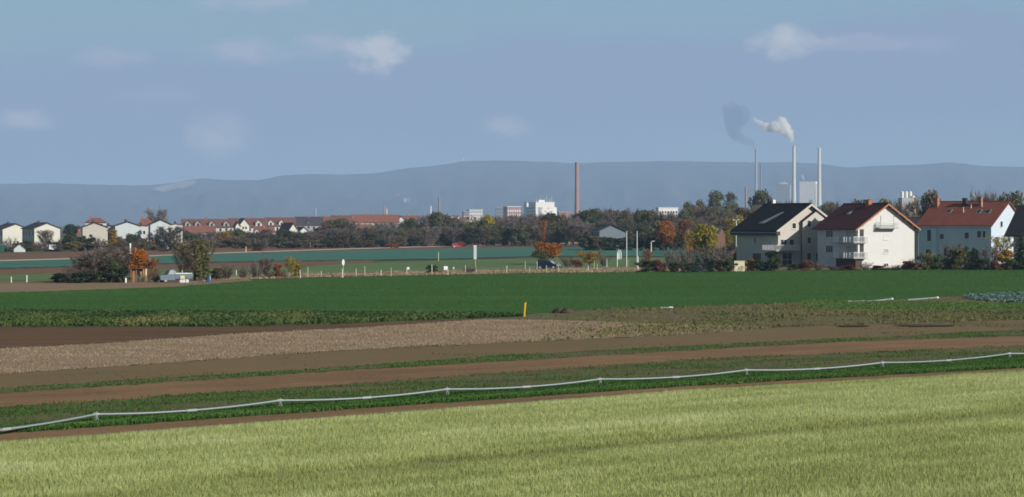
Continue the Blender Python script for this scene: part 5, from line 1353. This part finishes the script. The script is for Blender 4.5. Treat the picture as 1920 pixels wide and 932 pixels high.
while px < 1470:                                            # skyline row
    mt = rb.choice(back_m); kind = 'bare' if mt.startswith('twig') else rb.choice(['round', 'sparse', 'round'])
    if 628 < px < 652: mt, kind = 'leaf_olive', 'round'
    if 1085 < px < 1125: mt, kind = 'leaf_dark', 'round'
    top = float(BELT_TOP(px)) + rb.uniform(-3, 5); w = rb.uniform(24, 36)
    lab = uniq('%s skyline belt tree near the %s' % (LOOK[mt], where(px)), ['', ', further right', ', rightmost'])
    plant(kind, px, rb.uniform(985, 1040), top, w, mt, lab, 'trees of the belt skyline')
    px += rb.uniform(10, 15)
px = 545.0
while px < 1455:                                            # middle row
    mt = rb.choice(['leaf_dark', 'twig_brown', 'leaf_brown', 'leaf_moss', 'twig_purple', 'leaf_moss', 'twig_grey']); kind = 'bare' if mt.startswith('twig') else rb.choice(['round', 'bush', 'sparse'])
    t0 = float(BELT_TOP(px)); top = t0 + (float(BELT_FOOT(px)) - t0)*rb.uniform(.22, .42)
    lab = uniq('%s mid-belt %s below the %s' % (LOOK[mt], 'bush' if kind == 'bush' else 'tree', where(px)), ['', ', further right', ', rightmost'])
    plant(kind, px, rb.uniform(940, 975), top, rb.uniform(26, 38), mt, lab, 'trees in the middle of the belt')
    px += rb.uniform(12, 17)
px = 545.0
while px < 1440:                                            # dark foot of the belt
    mt = rb.choice(['leaf_dark', 'needle_dark', 'leaf_dark', 'twig_brown', 'leaf_brown']); kind = 'brush' if mt.startswith('twig') else 'bush'
    f = float(BELT_FOOT(px)); t0 = float(BELT_TOP(px)); top = f - (f-t0)*rb.uniform(.32, .5)
    lab = uniq('%s belt-foot bush below the %s' % (LOOK[mt], where(px)), ['', ', further right', ', rightmost'])
    plant(kind, px, D(f+.4), top, rb.uniform(26, 40), mt, lab, 'bushes at the foot of the belt')
    px += rb.uniform(15, 21)
# trees that stand out of the belt
for a in (('round', 915, 990, 404, 22, 'leaf_yellow', 'dull yellow tree in the belt left of the shaded slab'),
          ('sparse', 1018, 930, 413, 12, 'leaf_orange', 'small orange tree in the belt below the high white block'),
          ('tall', 1343.5, 1250, 359.5, 28, 'leaf_moss', 'round-topped tall tree left of the slender red chimney, bigger of two'),
          ('tall', 1370, 1270, 363, 26, 'leaf_moss', 'tall grey-green tree between the bigger round tree and the slender red chimney'),
          ('tall', 1312, 1200, 377, 22, 'leaf_olive', 'olive tree right of the long low white block'),
          ('tall', 1288, 1200, 380, 18, 'leaf_moss', 'dim tree beside the right end of the long low white block'),
          ('round', 1428, 1240, 359, 40, 'leaf_olive', 'broad olive tree in front of the grey smoking chimney'),
          ('round', 1247, 800, 416, 36, 'leaf_orange', 'bright orange tree in the belt right of the lamp'),
          ('round', 1285, 790, 413, 24, 'leaf_rust', 'rust tree in the belt left of the yellow-green tree'),
          ('sparse', 1292, 640, 432, 22, 'leaf_gold', 'small golden tree hugging the yellow-green tree on its left'),
          ('sparse', 1376, 640, 405, 34, 'leaf_yellow', 'thin yellow tree behind the double-headed lamp'),
          ('round', 1322, 540, 422, 46, 'leaf_yellow', 'rounded yellow-green tree standing above the bare garden bushes'),
          ('sparse', 419, 900, 433, 30, 'leaf_gold', 'golden yellow tree in front of the town roofs'),
          ('bush', 735, 880, 457, 24, 'leaf_orange', 'small orange bush at the road below the belt'),
          ('bush', 865, 905, 453, 12, 'leaf_orange', 'tiny orange bush beside the red car'),
          ('bush', 996, 1050, 449, 18, 'leaf_rust', 'small rust bush beside the white van on the road'),
          ('bush', 485, 790, 464, 24, 'leaf_rust', 'low rust bush on the soil band right of the golden tree'),
          ('bare', 295, 1150, 391, 36, 'twig_grey', 'hazy bare tree rising behind the rightmost gabled apartments'),
          ('bare', 85, 830, 431, 28, 'twig_brown', 'bare tree in front of the bright cream gable'),
          ('tall', 212, 810, 431, 18, 'leaf_gold', 'slim golden tree between the third and fourth gabled apartments'),
          ('round', 249, 800, 439, 24, 'leaf_dark', 'dark round tree in front of the pale blue-white gable'),
          ('bush', 270, 790, 454, 20, 'leaf_olive', 'olive bush below the white red-roofed house'),
          ('bare', 318, 810, 424, 44, 'twig_brown', 'spreading bare tree before the rightmost gabled apartments'),
          ('bare', 290, 815, 436, 26, 'twig_grey', 'smaller bare tree at the left corner of the rightmost gable'),
          ('bush', 305, 770, 470, 16, 'leaf_olive', 'tan-green bush below the rightmost gabled apartments'),
          ('round', 131, 1000, 421, 20, 'needle_dark', 'dark evergreen left of the third gabled apartments'),
          ('round', 142, 990, 424, 18, 'leaf_dark', 'dark tree touching the third gabled apartments'),
          ('round', 1745, 640, 360, 46, 'leaf_brown', 'large brown-green tree behind the long red roof'),
          ('bare', 1728, 660, 370, 34, 'twig_brown', 'bare tree left of the large brown-green tree'),
          ('round', 1657, 800, 375, 30, 'leaf_olive', 'olive tree peeping over the ridge of the white gable house'),
          ('bare', 1690, 700, 378, 44, 'twig_brown', 'bare tree below the silo works'),
          ('sparse', 1712, 600, 404, 22, 'leaf_orange', 'small orange tree at the right slope of the white gable house'),
          ('bare', 1582, 900, 380, 60, 'twig_brown', 'bare tree between the black roof and the wine red roof'),
          ('round', 1555, 920, 381, 40, 'leaf_olive', 'olive tree behind the right slope of the black roof'),
          ('round', 1612, 930, 377, 44, 'leaf_moss', 'grey-green tree behind the wine red roof'),
          ('bare', 1850, 900, 360, 40, 'twig_grey', 'faint bare tree behind the long red roof near its right chimney'),
          ('round', 1895, 880, 362, 44, 'leaf_moss', 'grey-green tree behind the gable of the long red roof'),
          ('bare', 1835, 900, 368, 30, 'twig_brown', 'small bare tree beside the dull green spire'),
          ('bare', 1470, 960, 378, 40, 'twig_brown', 'bare tree behind the ridge of the black roof'),
          ('round', 1395, 760, 392, 46, 'leaf_brown', 'brown tree behind the carport left of the black roof'),
          ('bare', 1355, 720, 398, 50, 'twig_brown', 'bare tree above the blue-grey shed')):
    plant(*a)
for k, (x, top, mt) in enumerate(((1098, 441, 'leaf_dark'), (1117, 444, 'leaf_brown'), (1136, 445, 'leaf_dark'), (1156, 447, 'needle_dark'), (1177, 446, 'leaf_dark'), (1200, 441, 'needle_dark'), (1226, 440, 'leaf_dark'), (1252, 436, 'leaf_brown'), (1275, 437, 'leaf_dark'))):
    plant('bush', x, 800, top, 34, mt, '%s bush of the row before the barn, %s from its left end' % (LOOK[mt], ('first', 'second', 'third', 'fourth', 'fifth', 'sixth', 'seventh', 'eighth', 'ninth')[k]), 'bushes before the barn')
# gardens before the apartment houses
rb = random.Random(5)
LL = [(10, 'green container'), (40, 'garden shed'), (70, 'dark side wall'), (100, 'bright cream gable'), (130, 'gap right of the bright cream gable'), (160, 'third gabled apartments'), (190, 'low cream wing'), (225, 'fourth gabled apartments'), (262, 'white red-roofed house'), (300, 'rightmost gabled apartments'),
      (345, 'white stair wing'), (375, 'first row house dormers'), (405, 'golden tree'), (440, 'timbered gable'), (480, 'bright red lower roof'), (520, 'pale hall'), (548, 'white triangular gable')]
def where2(px): return min(LL, key=lambda t: abs(t[0]-px))[1]
for row, (d0, d1, lo, hi) in enumerate(((800, 835, 444, 452), (772, 795, 453, 462))):
    px = -20.0
    while px < 350:
        mt = rb.choice(['twig_purple', 'twig_brown', 'leaf_dark', 'leaf_brown', 'twig_purple', 'leaf_olive' if row else 'twig_brown']); kind = 'brush' if mt.startswith('twig') else 'bush'
        top = rb.uniform(lo, hi) + (7 if 20 < px < 112 else 0) + (6 if 280 < px < 340 else 0) - (3 if 112 < px < 275 else 0)
        lab = uniq('%s %s garden bush below the %s' % (LOOK[mt], ('rear', 'front')[row], where2(px)), ['', ', further right', ', rightmost'])
        plant(kind, px, rb.uniform(d0, d1), top, rb.uniform(22, 34), mt, lab, 'garden bushes below the apartments')
        px += rb.uniform(13, 19)
for row, (d0, d1, lo, hi) in enumerate(((930, 980, 430, 440), (860, 900, 440, 452))):
    px = 344.0
    while px < 560:
        mt = rb.choice(['twig_purple', 'twig_brown', 'leaf_dark', 'leaf_brown', 'twig_grey', 'leaf_moss']); kind = ('bare' if row == 0 else 'brush') if mt.startswith('twig') else ('round' if row == 0 else 'bush')
        top = rb.uniform(lo, hi)
        lab = uniq('%s %s %s below the %s' % (LOOK[mt], ('rear', 'front')[row], 'tree' if row == 0 else 'bush', where2(px)), ['', ', further right', ', rightmost'])
        plant(kind, px, rb.uniform(d0, d1), top, rb.uniform(26, 36), mt, lab, 'planting below the town roofs')
        px += rb.uniform(12, 17)
# copse by the track at left
for a in (('bush', 118, 535, 513, 44, 'needle_dark', 'low black-green hedge bush at the left end of the copse'), ('bush', 150, 0, 510, 44, 'needle_dark', 'low black-green hedge bush, second in the copse'), ('bush', 178, 0, 508, 40, 'leaf_dark', 'dark hedge bush below the bare copse trees'),
          ('bush', 205, 0, 509, 36, 'needle_dark', 'dark hedge bush left of the green bush'), ('bush', 216, 0, 490, 26, 'leaf_green', 'fresh green bush in the dark copse'), ('bush', 232, 0, 503, 26, 'needle_dark', 'dark bush behind the white bollard'),
          ('bare', 160, 0, 476, 50, 'twig_brown', 'bare tree over the dark hedge, leftmost of the copse'), ('bare', 190, 0, 466, 56, 'twig_grey', 'bare tree in the middle of the copse'), ('bare', 222, 0, 464, 52, 'twig_brown', 'bare tree left of the orange tree'),
          ('sparse', 178, 0, 487, 46, 'leaf_brown', 'brown-leaved small tree inside the copse'), ('sparse', 205, 0, 480, 40, 'leaf_olive', 'olive small tree inside the copse'), ('brush', 135, 0, 497, 36, 'twig_brown', 'bare brown bush above the left hedge'),
          ('round', 261, 0, 468, 40, 'leaf_orange', 'bright orange tree over the wooden shelter'), ('sparse', 281, 0, 484, 30, 'leaf_orange', 'smaller orange tree right of the bright orange one'), ('brush', 292, 0, 505, 22, 'twig_brown', 'bare bush between the shelter and the pickup'),
          ('sparse', 365, 0, 449, 62, 'leaf_olive', 'tall half-bare olive tree right of the pickup truck'), ('sparse', 346, 0, 470, 40, 'leaf_brown', 'brown half-bare tree behind the pickup truck'), ('sparse', 384, 0, 452, 34, 'leaf_moss', 'mossy half-bare tree beside the tall olive one'),
          ('bush', 378, 0, 500, 30, 'leaf_olive', 'olive bush behind the blue tarpaulin'), ('bush', 408, 0, 503, 28, 'leaf_brown', 'brown bush right of the blue tarpaulin'), ('brush', 425, 0, 495, 30, 'twig_brown', 'bare bush right of the tarpaulin, left of a pale post'),
          ('brush', 455, 0, 498, 22, 'twig_brown', 'bare bush right of the pale post'), ('brush', 482, 0, 491, 30, 'twig_purple', 'dark bare bush in the verge between two short posts'), ('bare', 498, 0, 484, 26, 'twig_brown', 'thin bare tree left of the rust bush'),
          ('brush', 505, 0, 505, 24, 'twig_brown', 'low bare bush at the foot of the thin bare tree'), ('bush', 520, 0, 496, 20, 'leaf_rust', 'rust bush left of the yellow bush'),
          ('sparse', 547, 0, 482, 24, 'leaf_yellow', 'tall yellow bush behind the wheat, taller one'), ('bush', 557, 0, 496, 18, 'leaf_yellow', 'lower yellow bush leaning right of the taller one'), ('brush', 535, 0, 505, 16, 'twig_grey', 'grey bare bush left under the tall yellow bush')):
    kind, px, d, top, w, mt, lab = a
    base = np.interp(px, [100, 300, 450, 560], [531.5, 530, 523, 520.5])
    plant(kind, px, None, top, w, mt, lab, base=float(base) - (1.0 if kind in ('bare', 'sparse', 'round') else 0))
# meadow and car park trees
for a in (('round', 1027, 496, 455.5, 46, 'leaf_orange', 'wide orange tree behind the dark blue car'), ('round', 1013, 497, 468, 26, 'leaf_olive', 'olive tree merging with the wide orange tree on its left'), ('sparse', 1105, 500, 471, 44, 'leaf_gold', 'golden-orange small tree right of the blue car'),
          ('bush', 1082, 502, 487, 20, 'leaf_rust', 'rust bush left of the golden-orange tree'), ('brush', 1065, 501, 480, 28, 'twig_purple', 'dark bare bush between the two orange trees'), ('brush', 1132, 500, 477, 22, 'twig_brown', 'bare bush left of the arched sign'), ('brush', 880, 512, 500, 30, 'twig_brown', 'low brush by the tall narrow sign'),
          ('bush', 812, 513, 497, 24, 'leaf_green', 'small leaning green shrub by the fence'), ('sparse', 1214, 499, 467, 16, 'leaf_orange', 'slim orange birch right of the two tall poles'), ('bush', 1205, 501, 486, 18, 'leaf_olive', 'olive bush at the foot of the slim orange birch')):
    kind, px, base, top, w, mt, lab = a
    plant(kind, px, None, top, w, mt, lab, base=base)
# garden edge before the houses
for a in (('bush', 1212, 510.5, 489, 34, 'leaf_dark', 'dark bush at the left end of the garden edge'), ('bush', 1236, 510.5, 488, 26, 'leaf_red', 'dark red bush in the garden edge'), ('brush', 1262, 510, 466, 34, 'twig_grey', 'tall grey bare bush right of the dark red bush'), ('brush', 1284, 509, 463, 40, 'twig_brown', 'tall brown bare bush below the golden tree'),
          ('bush', 1268, 510.5, 492, 26, 'leaf_moss', 'grey-green bush under the grey bare bush'), ('bush', 1292, 511, 494, 24, 'needle_dark', 'black-green bush left of the blue conifer'), ('conifer', 1307.5, 510.5, 476, 30, 'needle_blue', 'blue-green conifer in the garden edge'), ('bush', 1330, 510.5, 486, 30, 'needle_dark', 'dark evergreen bush right of the blue conifer'),
          ('brush', 1330, 506, 460, 52, 'twig_grey', 'wide grey bare bush below the yellow-green tree'), ('brush', 1357, 506, 458, 38, 'twig_purple', 'purplish bare bush left of the carport'), ('bush', 1350, 510, 487, 26, 'leaf_brown', 'brown bush left of the green bushes by the wall panel'), ('bush', 1368, 510, 484, 26, 'leaf_green', 'green bush touching the cream wall panel'),
          ('bush', 1405, 507.5, 486, 20, 'leaf_gold', 'small golden bush right of the cream wall panel'), ('bush', 1421, 508.5, 489, 20, 'needle_dark', 'dark green clipped bush below the side wall of the cream house'), ('bush', 1449, 508, 472, 34, 'needle_dark', 'tall dark green hedge under the balcony of the cream house'), ('bush', 1454, 509, 481, 22, 'leaf_green', 'lighter green bush before the tall dark hedge'),
          ('bush', 1489, 507, 494, 24, 'leaf_green', 'low green bush below the bay of the cream house'), ('bush', 1511, 508, 489, 28, 'leaf_rust', 'tawny bush between the bay and the white gable house'), ('brush', 1535, 508, 489, 24, 'twig_brown', 'bare bush at the left corner of the white gable house'), ('brush', 1563, 507.5, 497, 34, 'twig_purple', 'low purplish hedge under the balconies, left part'),
          ('bush', 1592, 507.5, 497, 30, 'leaf_red', 'low reddish hedge under the balconies, right part'), ('brush', 1623, 507, 491, 24, 'twig_grey', 'grey bush at the balcony corner of the white gable'), ('bush', 1648, 507, 498, 32, 'leaf_red', 'low red hedge below the white gable, left part'), ('brush', 1676, 507, 496, 32, 'twig_purple', 'low purplish hedge below the white gable, middle part'),
          ('bush', 1704, 507, 490, 34, 'leaf_red', 'low red-brown hedge below the white gable, right part'), ('brush', 1708, 506.5, 484, 22, 'twig_grey', 'thin grey bush at the right corner of the white gable'),
          ('bush', 1735, 506.5, 475, 30, 'leaf_olive', 'olive bush right of the white gable house'), ('bush', 1757, 506.5, 478, 32, 'leaf_green', 'green bush before the left end of the long red roofed house'), ('bush', 1778, 506, 482, 26, 'leaf_brown', 'brown bush before the shaded wall, left'), ('bush', 1797, 506.5, 467, 34, 'leaf_olive', 'tall olive bush before the middle of the shaded wall'),
          ('brush', 1790, 506, 455, 44, 'twig_purple', 'purple-grey bare bush reaching up the shaded wall'), ('bush', 1818, 506, 464, 28, 'leaf_green', 'green bush right of the tall olive bush'), ('conifer', 1832, 506.5, 468, 22, 'needle_dark', 'small dark conifer before the shaded wall'), ('bush', 1838, 507, 486, 30, 'needle_dark', 'black-green bush at the foot of the small conifer'),
          ('brush', 1858, 506, 461, 44, 'twig_purple', 'wide purplish bare bush left of the yellow bush'), ('sparse', 1879, 505.5, 443, 40, 'leaf_yellow', 'tall yellow-green tree before the long house gable'), ('bush', 1885, 506.5, 470, 28, 'leaf_gold', 'golden bush at the foot of the tall yellow-green tree'), ('bush', 1868, 507, 490, 24, 'leaf_rust', 'rust bush at the foot of the purplish bush'),
          ('conifer', 1914, 506, 440, 40, 'needle_dark', 'large dark conifer at the right edge'), ('bush', 1904, 507, 484, 28, 'leaf_green', 'green bush below the large dark conifer'), ('bush', 1930, 507, 470, 40, 'leaf_dark', 'dark bush at the right edge')):
    kind, px, base, top, w, mt, lab = a
    plant(kind, px, None, top, w, mt, lab, base=base)
HAZE_COLOR = (0.49, 0.685, 0.985)
HAZE_DENSITY = 7.5e-5
# ------------------------------------------------------------------ the air: one closed box of even thin haze
hz, nt, out = new_mat('haze_air')
pv = nt.nodes.new('ShaderNodeVolumePrincipled')
pv.inputs['Color'].default_value = HAZE_COLOR + (1,)
pv.inputs['Density'].default_value = HAZE_DENSITY
pv.inputs['Anisotropy'].default_value = 0.0
nt.links.new(pv.outputs[0], out.inputs['Volume'])
tag(MB().box(-17000, 17000, -2500, 24500, -1.5, 512).build('haze', hz), 'thin blue haze lying over the plain and hills', 'haze', kind='stuff')
